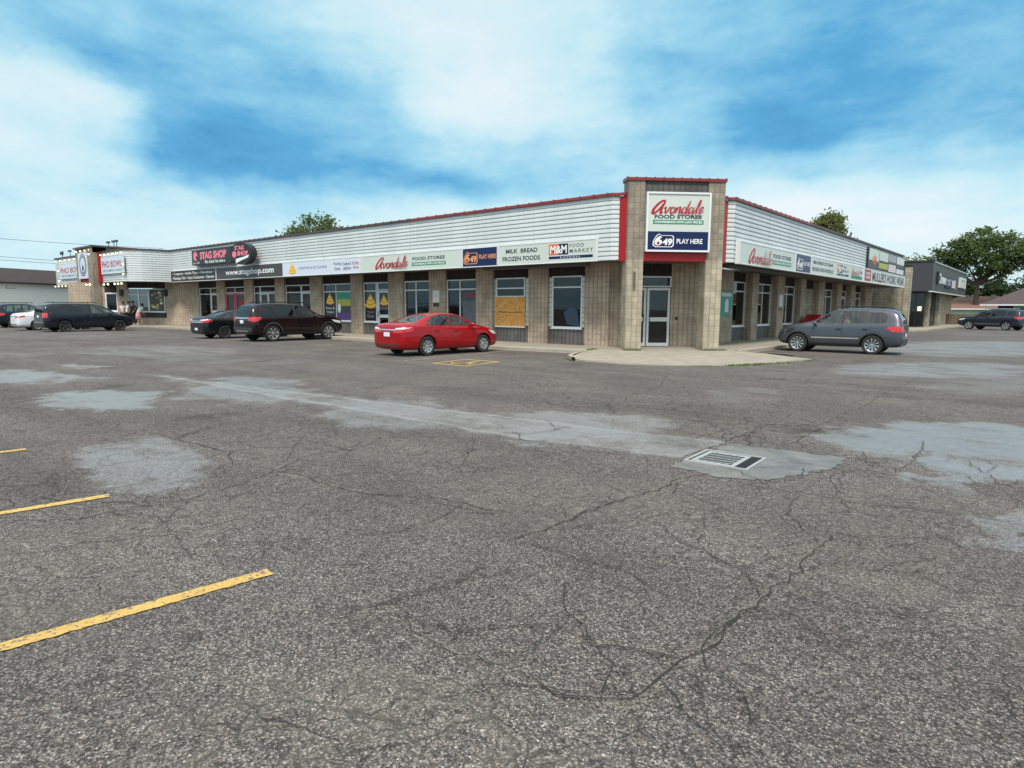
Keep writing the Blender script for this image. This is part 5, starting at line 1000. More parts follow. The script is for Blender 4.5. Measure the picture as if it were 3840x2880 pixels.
    # wheels
    for x in (0,wb):
        for sg in (1,-1):
            yo=sg*(W_-.015); c=Vector((x,yo,wr)); ax=(0,sg,0)
            mb=MB(); mb.local=True; tw=.215; rr=wr*spec.get('rimf',.66)
            mb.lathe((x,yo-sg*tw,wr),ax,[(0,rr),(.0,wr*.93),(.03,wr),(tw-.03,wr),(tw-.004,wr*.965),(tw,wr*.9),(tw-.006,rr+.012),(tw-.02,rr)],'rubber',32); wo=mb.build('wheel',T,smooth=True)
            mb=MB(); mb.local=True; mb.lathe((x,yo-sg*tw,wr),ax,[(tw-.02,rr),(tw-.005,rr*.985),(tw-.012,rr*.93),(tw-.075,rr*.90)],spec['rim'],32); mb.lathe((x,yo-sg*tw,wr),ax,[(tw-.08,rr*.93),(tw-.085,.02)],'cabin_dark',24)
            ns=spec['spokes']; 
            for k in range(ns):
                a=2*math.pi*k/ns+.2; sp_=spec.get('spw',.5)*math.pi/ns
                def pt(r,an,h): return (x+r*math.cos(an),yo-sg*tw+sg*h,wr+r*math.sin(an))
                h0,h1=tw-.03,tw-.012
                P=[pt(rr*.14,a-sp_*1.6,h0),pt(rr*.95,a-sp_*spec.get('taper',.8),h1),pt(rr*.95,a+sp_*spec.get('taper',.8),h1),pt(rr*.14,a+sp_*1.6,h0)]; Q=[pt(rr*.14,a-sp_*1.6,h0-.03),pt(rr*.95,a-sp_*spec.get('taper',.8),h1-.05),pt(rr*.95,a+sp_*spec.get('taper',.8),h1-.05),pt(rr*.14,a+sp_*1.6,h0-.03)]
                mb.hexa(Q+P if sg>0 else P+Q,spec['rim'])
            mb.lathe((x,yo-sg*tw,wr),ax,[(tw-.035,rr*.2),(tw-.014,rr*.17),(tw-.012,.001)],spec['rim'],16); mb.build('rim',wo)
    # underbody
    mb=MB(); mb.local=True; zb=max(s[1] for s in sts[3:-3]); xs0,xs1=sts[1][0]+.25,sts[-2][0]-.25
    mb.box(wr+.12,wb-wr-.12,-W_+.08,W_-.08,zb+.04,zb+.18,'cabin_dark'); mb.box(xs0,xs1,-W_+.42,W_-.42,zb+.03,zb+.4,'cabin_dark'); mb.cyl((0,-W_+.2,wr),(0,W_-.2,wr),.05,'cabin_dark',8); mb.cyl((wb,-W_+.2,wr),(wb,W_-.2,wr),.05,'cabin_dark',8); mb.build('underbody',T)
    # cabin
    def seat(x,y,wd,hz):
        mb=MB(); mb.local=True; mb.box(x-.28,x+.28,y-wd/2,y+wd/2,zb+.2,zb+.42,'cabin_dark'); mb.hexa([(x-.34,y-wd/2,zb+.4),(x-.18,y-wd/2,zb+.4),(x-.18,y+wd/2,zb+.4),(x-.34,y+wd/2,zb+.4),(x-.52,y-wd/2+.03,hz),(x-.40,y-wd/2+.03,hz),(x-.40,y+wd/2-.03,hz),(x-.52,y+wd/2-.03,hz)],'cabin_dark'); mb.box(x-.5,x-.38,y-.12,y+.12,hz+.02,hz+.18,'cabin_dark'); return mb.build('seat',T)
    sx=spec['seatx']; seat(sx,.38,.5,spec['belt']+.12); seat(sx,-.38,.5,spec['belt']+.12); seat(sx-.95,0,1.2,spec['belt']+.08)
    mb=MB(); mb.local=True; mb.box(sx+.55,sx+.85,-.62,.62,zb+.4,spec['belt']-.03,'cabin_dark'); mb.lathe((sx+.42,.38,spec['belt']-.05),(1,0,.4),[(0,.19),(.02,.2),(.03,.19),(.02,.175),(0,.19)],'black_plastic',16); mb.build('dashboard',T)
    # lamps, plate and trim on the ends
    for nm,q,A,sg,mt,off,res in spec['bits']:
        V,F=patch(bvh,q,A,sg,res,off)
        if F: addmesh(nm,V,F,mt,T)
    if spec.get('rails'):
        x0,x1,yy,zz_=spec['rails']
        for sg in (1,-1): mb=MB(); mb.local=True; mb.cyl((x0,sg*yy,zz_-.05),(x0+.12,sg*yy,zz_),.02,'black_plastic',6); mb.cyl((x0+.12,sg*yy,zz_),(x1-.12,sg*yy,zz_+.015),.022,spec.get('railmat','black_plastic'),6); mb.cyl((x1-.12,sg*yy,zz_+.015),(x1,sg*yy,zz_-.06),.02,'black_plastic',6); mb.build('roof_rail',T)
    T['_']=0; del T['_']
    return T
def mir(q): return [(-a,b) for a,b in q]
def rct(a,b,c,d): return [(a,c),(b,c),(b,d),(a,d)]
SEDAN=dict(wb=2.7,wr=.325,belt=.93,st=[(-1.04,.36,.74,.80,.62,.5),(-1.01,.26,.92,1.0,.76,.64),(-.90,.21,1.0,1.09,.84,.70),(-.62,.20,1.015,1.115,.875,.70),(-.36,.19,1.01,1.14,.885,.68),(.04,.18,.995,1.29,.885,.61),(.42,.17,.97,1.405,.885,.58),(.95,.17,.945,1.455,.885,.575),(1.4,.17,.93,1.455,.885,.575),(1.8,.17,.92,1.385,.885,.58),(2.12,.17,.91,1.235,.885,.60),(2.42,.17,.91,1.08,.885,.66),(2.72,.17,.90,1.0,.88,.68),(3.1,.18,.86,.945,.865,.66),(3.4,.2,.78,.86,.82,.60),(3.58,.24,.64,.74,.72,.5),(3.62,.30,.52,.60,.58,.4)],
 side=[[(-.02,1.03),(.18,1.02),(.42,1.27),(.40,1.31),(.30,1.27)],[(.26,1.02),(1.07,1.00),(1.10,1.385),(.85,1.39),(.5,1.33)],[(1.18,1.00),(2.18,.985),(2.05,1.09),(1.72,1.31),(1.5,1.375),(1.2,1.39)]],sideglass=['car_glass']*3,
 pillars=[rct(1.085,1.165,.99,1.395),[(.19,1.0),(.25,1.0),(.49,1.31),(.44,1.33)]],front=[(2.58,-.64),(1.78,-.50),(1.70,0),(1.78,.50),(2.58,.64),(2.68,.3),(2.7,0),(2.68,-.3)],rear=('z',[(-.42,-.60),(.32,-.48),(.38,0),(.32,.48),(-.42,.60),(-.47,0)]),
 handles=[(.42,.86),(1.32,.84)],mirror=(2.1,1.03),seams=[(.16,.45,.98),(1.12,.24,.98),(2.2,.3,.9)],rim='rim_silver',spokes=8,spw=.42,taper=1.5,seatx=1.35,rimf=.66,
 panels=[],bits=[('taillight',[(-.80,.80),(-.34,.79),(-.36,.90),(-.55,.96),(-.86,.98)],'x',-1,'lamp_red',.006,.06),('taillight',[(.80,.80),(.34,.79),(.36,.90),(.55,.96),(.86,.98)],'x',-1,'lamp_red',.006,.06),('taillight_glass',[(-.80,.91),(-.40,.89),(-.46,.945),(-.84,.965)],'x',-1,'lamp_clear',.012,.06),('taillight_glass',[(.80,.91),(.40,.89),(.46,.945),(.84,.965)],'x',-1,'lamp_clear',.012,.06),
  ('taillight',[(-.96,.80),(-.62,.86),(-.60,.93),(-.9,.94)],'y',-1,'lamp_red',.006,.06),('taillight',[(-.96,.80),(-.62,.86),(-.60,.93),(-.9,.94)],'y',1,'lamp_red',.006,.06),('plate',rct(-.16,.16,.66,.80),'x',-1,'plate',.012,.2),('trim_strip',rct(-.42,.42,.865,.90),'x',-1,'chrome',.008,.1),('lower_bumper',[(-.62,.27),(.62,.27),(.66,.40),(-.66,.40)],'x',-1,'cladding',.006,.1),
  ('headlight',[(3.2,.68),(3.48,.66),(3.3,.78),(2.98,.82)],'y',-1,'lamp_clear',.006,.07),('headlight',[(3.2,.68),(3.48,.66),(3.3,.78),(2.98,.82)],'y',1,'lamp_clear',.006,.07),('grille',rct(-.5,.5,.42,.56),'x',1,'black_plastic',.006,.1)])
SUV=dict(wb=3.02,wr=.385,belt=1.13,st=[(-1.0,.48,.80,.95,.70,.6),(-.98,.38,1.0,1.15,.86,.74),(-.90,.33,1.10,1.42,.93,.72),(-.78,.31,1.13,1.64,.965,.69),(-.58,.30,1.14,1.735,.98,.67),(-.2,.28,1.14,1.765,.99,.66),(.4,.27,1.135,1.78,.99,.655),(1.1,.27,1.13,1.775,.99,.65),(1.7,.27,1.12,1.735,.99,.65),(2.05,.27,1.12,1.63,.99,.67),(2.38,.27,1.12,1.41,.985,.72),(2.68,.27,1.12,1.24,.98,.80),(3.1,.28,1.11,1.20,.975,.82),(3.5,.30,1.08,1.17,.96,.80),(3.80,.34,1.0,1.11,.91,.74),(3.93,.38,.88,1.0,.84,.64),(3.99,.46,.70,.82,.74,.5)],
 side=[[(-.62,1.23),(.02,1.22),(-.02,1.56),(-.34,1.62),(-.50,1.60)],[(.18,1.22),(1.16,1.20),(1.18,1.66),(.3,1.68),(.12,1.62)],[(1.28,1.20),(2.42,1.18),(2.2,1.36),(1.86,1.6),(1.3,1.67)]],sideglass=['car_glass_dark']*3,rearglass='car_glass_dark',
 pillars=[rct(1.175,1.265,1.19,1.68)],front=[(2.62,-.72),(1.88,-.57),(1.80,0),(1.88,.57),(2.62,.72),(2.72,.3),(2.74,0),(2.72,-.3)],rear=('x',[(-.66,1.22),(.66,1.22),(.56,1.62),(-.56,1.62)]),
 handles=[(.35,1.05),(1.45,1.03)],mirror=(2.3,1.2),mirrormat='cladding',seams=[(.08,.5,1.15),(1.22,.4,1.15),(2.4,.45,1.1)],rim='rim_silver',spokes=7,spw=.36,taper=1.2,seatx=1.5,rimf=.70,arch=.07,
 rails=(-.3,1.9,.60,1.83),panels=[('sill_cladding',rct(.45,2.57,.29,.44),'y','cladding',.012)],
 bits=[('taillight',[(-.92,.93),(-.60,.98),(-.5,1.12),(-.90,1.14)],'x',-1,'lamp_red',.01,.07),('taillight',[(.92,.93),(.60,.98),(.5,1.12),(.90,1.14)],'x',-1,'lamp_red',.01,.07),('taillight',[(-.94,.90),(-.66,.98),(-.52,1.13),(-.93,1.13)],'y',-1,'lamp_red',.01,.06),('taillight',[(-.94,.90),(-.66,.98),(-.52,1.13),(-.93,1.13)],'y',1,'lamp_red',.01,.06),('plate',rct(-.16,.16,.84,.99),'x',-1,'plate',.014,.2),('tailgate_trim',rct(-.55,.55,1.06,1.11),'x',-1,'chrome',.01,.12),('lower_bumper',[(-.84,.38),(.84,.38),(.84,.66),(-.84,.66)],'x',-1,'cladding',.008,.1),('skid_trim',rct(-.5,.5,.45,.52),'x',-1,'chrome',.014,.12),
  ('headlight',[(3.4,.86),(3.82,.80),(3.7,.94),(3.2,1.0)],'y',-1,'lamp_clear',.008,.07),('headlight',[(3.4,.86),(3.82,.80),(3.7,.94),(3.2,1.0)],'y',1,'lamp_clear',.008,.07),('grille',rct(-.6,.6,.5,.78),'x',1,'black_plastic',.006,.1)])
CROSS=dict(wb=2.604,wr=.355,belt=1.06,st=[(-.95,.42,.72,.84,.68,.5),(-.94,.32,.96,1.10,.84,.70),(-.86,.28,1.05,1.36,.88,.68),(-.74,.27,1.08,1.57,.90,.65),(-.55,.26,1.085,1.655,.905,.63),(-.1,.25,1.075,1.695,.905,.62),(.5,.24,1.06,1.71,.905,.615),(1.0,.24,1.05,1.70,.905,.61),(1.4,.24,1.045,1.64,.905,.61),(1.75,.24,1.035,1.44,.905,.62),(2.1,.24,1.03,1.24,.90,.66),(2.4,.24,1.03,1.14,.895,.74),(2.8,.25,1.0,1.09,.885,.74),(3.12,.28,.93,1.02,.85,.70),(3.32,.32,.80,.90,.78,.6),(3.40,.38,.64,.74,.68,.5),(3.42,.42,.54,.62,.6,.4)],
 side=[[(-.40,1.17),(.04,1.15),(.08,1.54),(-.24,1.55),(-.46,1.44)],[(.16,1.15),(.98,1.13),(1.0,1.59),(.55,1.60),(.17,1.58)],[(1.10,1.125),(2.12,1.11),(1.95,1.23),(1.58,1.48),(1.38,1.57),(1.11,1.595)]],sideglass=['car_glass']*3,
 pillars=[rct(1.0,1.085,1.12,1.60),rct(.075,.145,1.15,1.56)],front=[(2.28,-.66),(1.50,-.52),(1.42,0),(1.50,.52),(2.28,.66),(2.38,.3),(2.4,0),(2.38,-.3)],rear=('x',[(-.60,1.12),(.60,1.12),(.50,1.50),(-.50,1.50)]),
 handles=[(.26,.93),(1.16,.92)],handlemat='black_plastic',mirror=(1.98,1.12),mirrormat='paint_grey',seams=[(.1,.42,1.08),(1.04,.32,1.08),(2.05,.36,1.02)],rim='rim_silver',spokes=10,spw=.34,taper=1.3,seatx=1.2,rimf=.70,arch=.06,
 rails=(-.45,1.35,.54,1.765),panels=[('side_molding',rct(.45,2.1,.56,.60),'y','chrome',.012),('sill_cladding',rct(.42,2.18,.26,.36),'y','cladding',.010)],
 bits=[('taillight',[(-.86,.84),(-.48,.86),(-.46,1.0),(-.84,1.04)],'x',-1,'lamp_red',.01,.07),('taillight',[(.86,.84),(.48,.86),(.46,1.0),(.84,1.04)],'x',-1,'lamp_red',.01,.07),('taillight',[(-.86,.84),(-.62,.86),(-.42,.96),(-.50,1.03),(-.84,1.05)],'y',-1,'lamp_red',.01,.06),('taillight',[(-.86,.84),(-.62,.86),(-.42,.96),(-.50,1.03),(-.84,1.05)],'y',1,'lamp_red',.01,.06),('plate',rct(-.26,.26,.66,.77),'x',-1,'plate',.014,.2),('lower_bumper',[(-.76,.34),(.76,.34),(.78,.58),(-.78,.58)],'x',-1,'cladding',.008,.1),('bumper_trim',rct(-.6,.6,.58,.62),'x',-1,'chrome',.014,.12),
  ('headlight',[(2.86,.76),(3.26,.70),(3.1,.86),(2.74,.92)],'y',-1,'lamp_dark',.008,.07),('headlight',[(2.86,.76),(3.26,.70),(3.1,.86),(2.74,.92)],'y',1,'lamp_dark',.008,.07),('grille',rct(-.6,.6,.42,.64),'x',1,'black_plastic',.006,.1)])
VAN=dict(SUV,wb=3.078,wr=.345,belt=1.10,st=[(-1.08,.42,.80,.95,.72,.6),(-1.06,.30,.98,1.15,.88,.74),(-1.0,.25,1.08,1.45,.94,.74),(-.88,.24,1.10,1.63,.97,.73),(-.68,.23,1.11,1.71,.985,.72),(-.2,.22,1.11,1.745,.995,.72),(.5,.21,1.10,1.75,.995,.72),(1.3,.21,1.09,1.745,.995,.71),(1.95,.21,1.075,1.70,.995,.70),(2.35,.21,1.06,1.57,.99,.70),(2.75,.21,1.04,1.32,.985,.72),(3.05,.21,1.02,1.12,.975,.76),(3.4,.22,.97,1.04,.95,.76),(3.7,.26,.88,.96,.90,.68),(3.93,.32,.72,.82,.80,.55),(4.0,.38,.60,.70,.66,.4)],
 side=[[(-.78,1.18),(.36,1.17),(.36,1.62),(-.62,1.62)],[(.42,1.17),(1.38,1.15),(1.40,1.63),(.42,1.63)],[(1.50,1.14),(2.78,1.10),(2.6,1.22),(2.2,1.52),(1.9,1.61),(1.5,1.63)]],sideglass=['car_glass_dark','car_glass_dark','car_glass'],pillars=[rct(1.395,1.485,1.13,1.65)],
 front=[(2.95,-.74),(2.12,-.60),(2.04,0),(2.12,.60),(2.95,.74),(3.05,.3),(3.07,0),(3.05,-.3)],rear=('x',[(-.70,1.16),(.70,1.16),(.62,1.60),(-.62,1.60)]),handles=[(1.2,1.0),(1.65,1.0)],mirror=(2.55,1.12),seams=[(.38,.4,1.12),(1.44,.3,1.1),(2.6,.34,1.05)],rim='rim_dark',spokes=5,spw=.36,taper=.9,arch=0,rails=(-.5,1.9,.66,1.79),panels=[],
 bits=[('taillight',rct(-.92,-.66,.86,1.14),'x',-1,'lamp_red',.01,.07),('taillight',rct(.66,.92,.86,1.14),'x',-1,'lamp_red',.01,.07),('taillight',rct(-1.03,-.88,.86,1.14),'y',-1,'lamp_red',.01,.06),('taillight',rct(-1.03,-.88,.86,1.14),'y',1,'lamp_red',.01,.06),('plate',rct(-.16,.16,.86,1.0),'x',-1,'plate',.014,.2),('bumper_trim',rct(-.8,.8,.56,.59),'x',-1,'chrome',.012,.15)])
JEEP=dict(SUV,wb=2.915,arch=.0,spokes=5,spw=.42,taper=1.2,sideglass=['car_glass_dark','car_glass_dark','car_glass'],pillarmat='black_plastic',railmat='chrome',panels=[('side_molding',rct(.45,2.45,.50,.53),'y','chrome',.012)])
car('red compact sedan parked by the painted wheelchair symbol','car',SEDAN,(-7.55,-5.52),89,'paint_red')
car('burgundy off-road wagon with silver wheels parked beside the black sedan','car',SUV,(-19.35,-4.66),91,'paint_burgundy')
SED2=dict(SEDAN,wb=2.78,rim='rim_dark',spokes=10,bits=[b for b in SEDAN['bits'] if b[0] not in('plate',)]+[('plate',rct(-.16,.16,.42,.54),'x',-1,'plate',.012,.2),('trim_strip',rct(-.5,.5,.80,.83),'x',-1,'chrome',.01,.1)])
car('black sedan partly hidden behind the burgundy wagon','car',SED2,(-23.3,-5.0),91,'paint_black')
car('black minivan parked at the restaurant','car',VAN,(-37.5,-8.2),94,'paint_night')
car('white sedan mostly hidden behind the black minivan','car',SEDAN,(-41.2,-8.7),92,'paint_white')
car('dark blue crossover cut by the left edge of the photo','car',dict(CROSS,rim='rim_silver',spokes=5,spw=.4,handlemat='paint_blueblack',mirrormat='paint_blueblack'),(-48.0,-8.6),96,'paint_blueblack')
car('grey crossover with its driver inside parked at the right storefront','car',CROSS,(4.19,7.42),182.5,'paint_grey')
car('graphite wagon parked far off by the wooden fence','car',JEEP,(6.2,49.3),157,'paint_graphite')
# ================================================================ PEOPLE
def skin_obj(name,verts,edges,radii,mat,parent,root=0):
    me=bpy.data.meshes.new(name); me.from_pydata(verts,edges,[]); o=bpy.data.objects.new(name,me); COL.objects.link(o)
    sm=o.modifiers.new('skin','SKIN'); sm.use_smooth_shade=True
    for i,r in enumerate(radii): me.skin_vertices[0].data[i].radius=(r,r) if not isinstance(r,tuple) else r; me.skin_vertices[0].data[i].use_root=(i==root)
    ss=o.modifiers.new('sub','SUBSURF'); ss.levels=ss.render_levels=1
    m2=eval_mesh(o); o.modifiers.clear(); o.data=m2; m2.materials.clear(); m2.materials.append(MATS[mat]); m2.name=name; o.parent=parent; m2.polygons.foreach_set('use_smooth',[True]*len(m2.polygons)); return o
def person(label,loc,face,top,bottom,h=1.72,lean=0.,arms=((.3,.1),(.3,.1)),stride=.12,skirt=False,long=True,hair='hair',group=None,legs=True):
    P=thing('person',label,'person',loc,R(face),group); k=h/1.72
    c=math.cos(lean); s_=math.sin(lean)
    def up(d,y,z,base=.93): # rotate torso forward about the hips
        zz_=z-base; return ((d*c+zz_*s_)*k,y*k,(base+zz_*c-d*s_)*k)
    V=[up(0,0,.93),up(0,0,1.1),up(0,0,1.3),up(0,0,1.42),up(.01,0,1.5),up(.03,0,1.58),up(.035,0,1.66)]; E_=[(0,1),(1,2),(2,3),(3,4),(4,5),(5,6)]; Rr=[.13,.115,.14,.09,.05,.082,.075]
    def arm(sg,fw,out,tgt=None):
        b=len(V); V.append(up(0,sg*.17,1.40)); 
        if fw<=1: V.append(up(.02+fw*.12,sg*(.22+out*.2),1.16)); V.append(up(.05+fw*.35,sg*(.22+out*.1),.98+fw*.12)); V.append(up(.07+fw*.42,sg*(.21+out*.1),.91+fw*.14))
        E_.extend([(3,b),(b,b+1),(b+1,b+2),(b+2,b+3)]); Rr.extend([.058,.043,.034,.028]); hand=V[b+3]
        for q in range(5): # fingers and thumb
            f=len(V); dy=(q-1.5)*.018 if q<4 else -.03*sg; V.append((hand[0]+.05+(.008 if q in(1,2) else 0),hand[1]+dy,hand[2]-.06+(.03 if q==4 else 0))); E_.append((b+3,f)); Rr.append(.009)
    for sg,(fw,out) in ((1,arms[0]),(-1,arms[1])): arm(sg,fw,out)
    for sg in (1,-1):
        b=len(V); d=stride*sg; V.extend([(0,sg*.09*k,.88*k),(d*.5*k+.03,sg*.1*k,.50*k),(d*k,sg*.1*k,.09*k),(d*k+.15,sg*.11*k,.03*k)]); E_.extend([(0,b),(b,b+1),(b+1,b+2),(b+2,b+3)]); Rr.extend([.092,.062,.04,.03])
    Rr=[r*k for r in Rr]; skin_obj('body',V,E_,Rr,'skin',P)
    # shirt
    SV=[up(0,0,.88),up(0,0,1.05),up(0,0,1.25),up(0,0,1.40),up(0,0,1.45),up(0,.17,1.41),up(0,-.17,1.41)]; SE=[(0,1),(1,2),(2,3),(3,4),(3,5),(3,6)]; SR=[.165,.15,.165,.115,.06,.078,.078]
    for sg,(fw,out),bi in ((1,arms[0],5),(-1,arms[1],6)): SV.append(up(.015+fw*.08,sg*(.22+out*.14),1.24)); SE.append((bi,len(SV)-1)); SR.append(.062)
    skin_obj('shirt',SV,SE,[r*k for r in SR],top,P)
    if skirt: mb=MB(); mb.local=True; mb.lathe((0,0,.98*k),(0,0,-1),[(0,.13),(.15,.17),(.5,.20),(.52,.0)],bottom,16); mb.build('skirt',P,smooth=True)
    else:
        LV=[(0,0,.96*k)];LE=[];LR=[.15]
        for sg in (1,-1):
            d=stride*sg; b=len(LV); LV.extend([(0,sg*.09*k,.86*k),(d*.5*k+.03,sg*.1*k,.50*k)]+([(d*k,sg*.1*k,.12*k)] if long else [])); LE.extend([(0,b),(b,b+1)]+([(b+1,b+2)] if long else [])); LR.extend([.11,.082]+([.065] if long else []))
        skin_obj('trousers',LV,LE,[r*k for r in LR],bottom,P)
    hd=Vector(up(.035,0,1.64)); mb=MB(); mb.local=True; mb.ball(hd,.098*k,'skin',12,(1.0,.82,1.2)); mb.ball(hd+Vector((.098,0,-.01))*k,.018*k,'skin',6); mb.ball(hd+Vector((0,.08,0))*k,.022*k,'skin',6,(1,.5,1.3)); mb.ball(hd+Vector((0,-.08,0))*k,.022*k,'skin',6,(1,.5,1.3))
    for sg in (1,-1): mb.ball(hd+Vector((.088,.032*sg,.02))*k,.012*k,'black_plastic',6)
    mb.poly([hd+Vector((.097,-.022,-.055))*k,hd+Vector((.097,.022,-.055))*k,hd+Vector((.095,.018,-.065))*k,hd+Vector((.095,-.018,-.065))*k],'ink_red'); mb.build('head',P,smooth=True)
    mb=MB(); mb.local=True; mb.ball(hd+Vector((-.022,0,.035))*k,.11*k,hair,12,(.98,.86,1.08)); mb.build('hair',P,smooth=True)
    for sg in (1,-1): mb=MB(); mb.local=True; d=stride*sg; mb.ball((d*k+.06,sg*.1*k,.045),.07,'shoe',8,(1.9,.75,.65)); mb.build('shoe',P,smooth=True)
    return P
PGp='people waiting at the restaurant door'
PEOPLE=True
if PEOPLE:
    person('person in a loose white shirt and dark trousers just beyond the minivan nose',(-44.87,-1.87,.15),60,'shirt_white','pants_dark',1.74,.12,((.5,.3),(.1,.3)),.24,group=PGp)
    person('person in a white top and pink skirt leaning forward over the window ledge',(-43.7,-1.55,.15),100,'shirt_white','skirt_pink',1.68,.5,((.9,.1),(.6,.2)),.14,skirt=True,group=PGp)
    person('person in a pale pink shirt at the left of the waiting group',(-45.6,-1.95,.15),-40,'shirt_pale','pants_dark',1.74,.0,((.2,.1),(.6,.1)),.08,group=PGp)
    person('person in dark clothes facing the lot between the two in white',(-45.0,-1.45,.15),-70,'shirt_dark','pants_dark',1.78,.0,((.3,.2),(.3,.2)),.08,group=PGp)
# driver in the grey crossover: local car frame, x forward, left side y>0
ca=R(182.5); cx_,cy_=4.19,7.42
def incar(x,y,z): return (cx_+x*math.cos(ca)-y*math.sin(ca),cy_+x*math.sin(ca)+y*math.cos(ca),z)
D=thing('person','person in a bright yellow vest sitting at the wheel of the grey crossover','person',incar(1.12,.40,.74),ca)
V=[(-.05,0,.0),(-.12,0,.2),(-.18,0,.42),(-.18,0,.55),(-.15,0,.66),(-.18,.18,.46),(.02,.2,.28),(.25,.12,.38),(-.18,-.18,.46),(.02,-.2,.28),(.25,-.12,.38),(.15,.1,.02),(.45,.1,.1),(.6,.1,-.2),(.15,-.1,.02),(.45,-.1,.1),(.6,-.1,-.2)]
skin_obj('body',V,[(0,1),(1,2),(2,3),(3,4),(2,5),(5,6),(6,7),(2,8),(8,9),(9,10),(0,11),(11,12),(12,13),(0,14),(14,15),(15,16)],[.13,.13,.13,.055,.08,.06,.045,.035,.06,.045,.035,.09,.065,.045,.09,.065,.045],'skin',D)
skin_obj('vest',[(-.05,0,-.02),(-.12,0,.2),(-.18,0,.40),(-.18,.15,.44),(-.18,-.15,.44)],[(0,1),(1,2),(2,3),(2,4)],[.165,.16,.16,.10,.10],'vest_yellow',D)
mb=MB(); mb.local=True; mb.ball((-.13,0,.70),.1,'skin',12,(1,.82,1.2)); mb.ball((-.03,0,.69),.018,'skin',6); mb.build('head',D,smooth=True); mb=MB(); mb.local=True; mb.ball((-.15,0,.74),.108,'hair',12,(1,.86,1.)); mb.build('hair',D,smooth=True)
# ================================================================ TREES
def leafmat(name,c1,c2):
    m,t,p,o=newmat(name); ob=t.add('ShaderNodeTexCoord').outputs['Object']; n=t.noise(ob,.9,3); i=t.add('ShaderNodeTexWhiteNoise',{'Vector':t.vmath('SNAP',ob,(.35,.35,.35))}).outputs['Value']
    t.l.new(t.mix(t.math('ADD',t.math('MULTIPLY',n,.5),t.math('MULTIPLY',i,.5)),c1,c2),p.inputs['Base Color']); p.inputs['Roughness'].default_value=.65; p.inputs['Specular IOR Level'].default_value=.3
    tr=t.add('ShaderNodeBsdfTranslucent',{'Color':(*[min(1,x*1.6) for x in c2],1)}); ad=t.add('ShaderNodeMixShader',{0:.3,1:p.outputs[0],2:tr.outputs[0]}); t.l.new(ad.outputs[0],o.inputs[0]); MATS[name]=m
leafmat('leaf_mid',(.04,.072,.02),(.115,.16,.052)); leafmat('leaf_dark',(.018,.036,.014),(.05,.08,.028)); leafmat('leaf_olive',(.07,.09,.03),(.20,.21,.08)); M('bark',(.07,.055,.045),.9,var=.3,vs=6,bump=.5,bs=12)
def tree(name,label,base,trunk_h,blobs,leaf,n_cl,n_leaf,ls,seed,group=None,cr=.8,limbs=8,tr=.25,up=1.0,flat=1.):
    rnd=random.Random(seed); T=thing(name,label,'tree',base,0,group); B=Vector(base)
    ends=[]
    for b in blobs: 
        for k in range(max(1,int(n_cl*b[4]))):
            d=Vector((rnd.gauss(0,1),rnd.gauss(0,1),rnd.gauss(0,1))).normalized()*(rnd.random()**.4)
            ends.append(Vector((b[0]+d.x*b[3],b[1]+d.y*b[3],b[2]+d.z*b[3]*flat)))
    mb=MB(); top=Vector((0,0,trunk_h)); mb.cyl(B,B+top,tr,'bark',9,tr*.62,cap=False)
    for k in range(limbs):
        e=rnd.choice(ends); mid=top.lerp(e,.5)+Vector((rnd.uniform(-.3,.3),rnd.uniform(-.3,.3),-.1*(e-top).length)); mb.cyl(B+top*.97,B+mid,tr*.5,'bark',6,tr*.28,cap=False); mb.cyl(B+mid,B+e,tr*.28,'bark',5,tr*.07,cap=False)
        for q in range(3): e2=min(rnd.sample(ends,min(8,len(ends))),key=lambda p:(p-mid).length); mb.cyl(B+mid,B+e2,tr*.15,'bark',4,.015,cap=False)
    mb.build('trunk',T)
    V=[];F=[]
    for e in ends:
        r=cr*rnd.uniform(.6,1.25)
        for k in range(n_leaf):
            d=Vector((rnd.gauss(0,.5),rnd.gauss(0,.5),rnd.gauss(0,.38)))*r; c=e+d; s_=ls*rnd.uniform(.6,1.4)
            a=Vector((rnd.uniform(-1,1),rnd.uniform(-1,1),rnd.uniform(-.6,.9)*up)).normalized(); b_=a.cross(Vector((rnd.uniform(-1,1),rnd.uniform(-1,1),rnd.uniform(-1,1)))).normalized(); i=len(V)
            V+= [c-a*s_*.5,c+b_*s_*.28,c+a*s_*.5,c-b_*s_*.28]; F.append((i,i+1,i+2,i+3))
    me=bpy.data.meshes.new('crown'); me.from_pydata([tuple(v) for v in V],[],F); me.materials.append(MATS[leaf]); o=bpy.data.objects.new('crown',me); COL.objects.link(o); o.parent=T; return T
# blobs: x,y,z,radius,share
tree('tree','rounded tree crown showing above the roof of the left storefront',(-45.2,15.0,0),5.0,[(0,0,8.1,2.1,.5),(-1.1,-1.7,7.6,1.5,.25),(1.1,1.7,7.6,1.5,.25)],'leaf_mid',130,60,.30,1,cr=.75)
tree('tree','bright narrow tree with upright branches above the right storefront roof',(-17.9,84.2,0),6.6,[(0,0,13.2,1.7,.40),(-1.0,-.2,14.4,1.0,.2),(.4,0,15.0,.9,.12),(1.5,.3,12.2,1.3,.2),(2.8,.3,10.8,1.0,.08)],'leaf_olive',120,46,.46,2,cr=.9,up=2.2,limbs=16)
tree('tree','large spreading tree with layered branches behind the dark grey storefront',(-.2,92,0),5.5,[(0,0,10.6,3.3,.26),(-3.6,0,9.6,2.3,.14),(3.6,0,10.0,2.7,.18),(5.6,0,8.4,2.2,.12),(-5.8,0,8.2,1.5,.06),(1.5,0,7.4,2.8,.14),(-2.6,0,7.2,2.2,.1)],'leaf_mid',235,50,.42,3,cr=1.0,limbs=16,tr=.42,flat=.8)
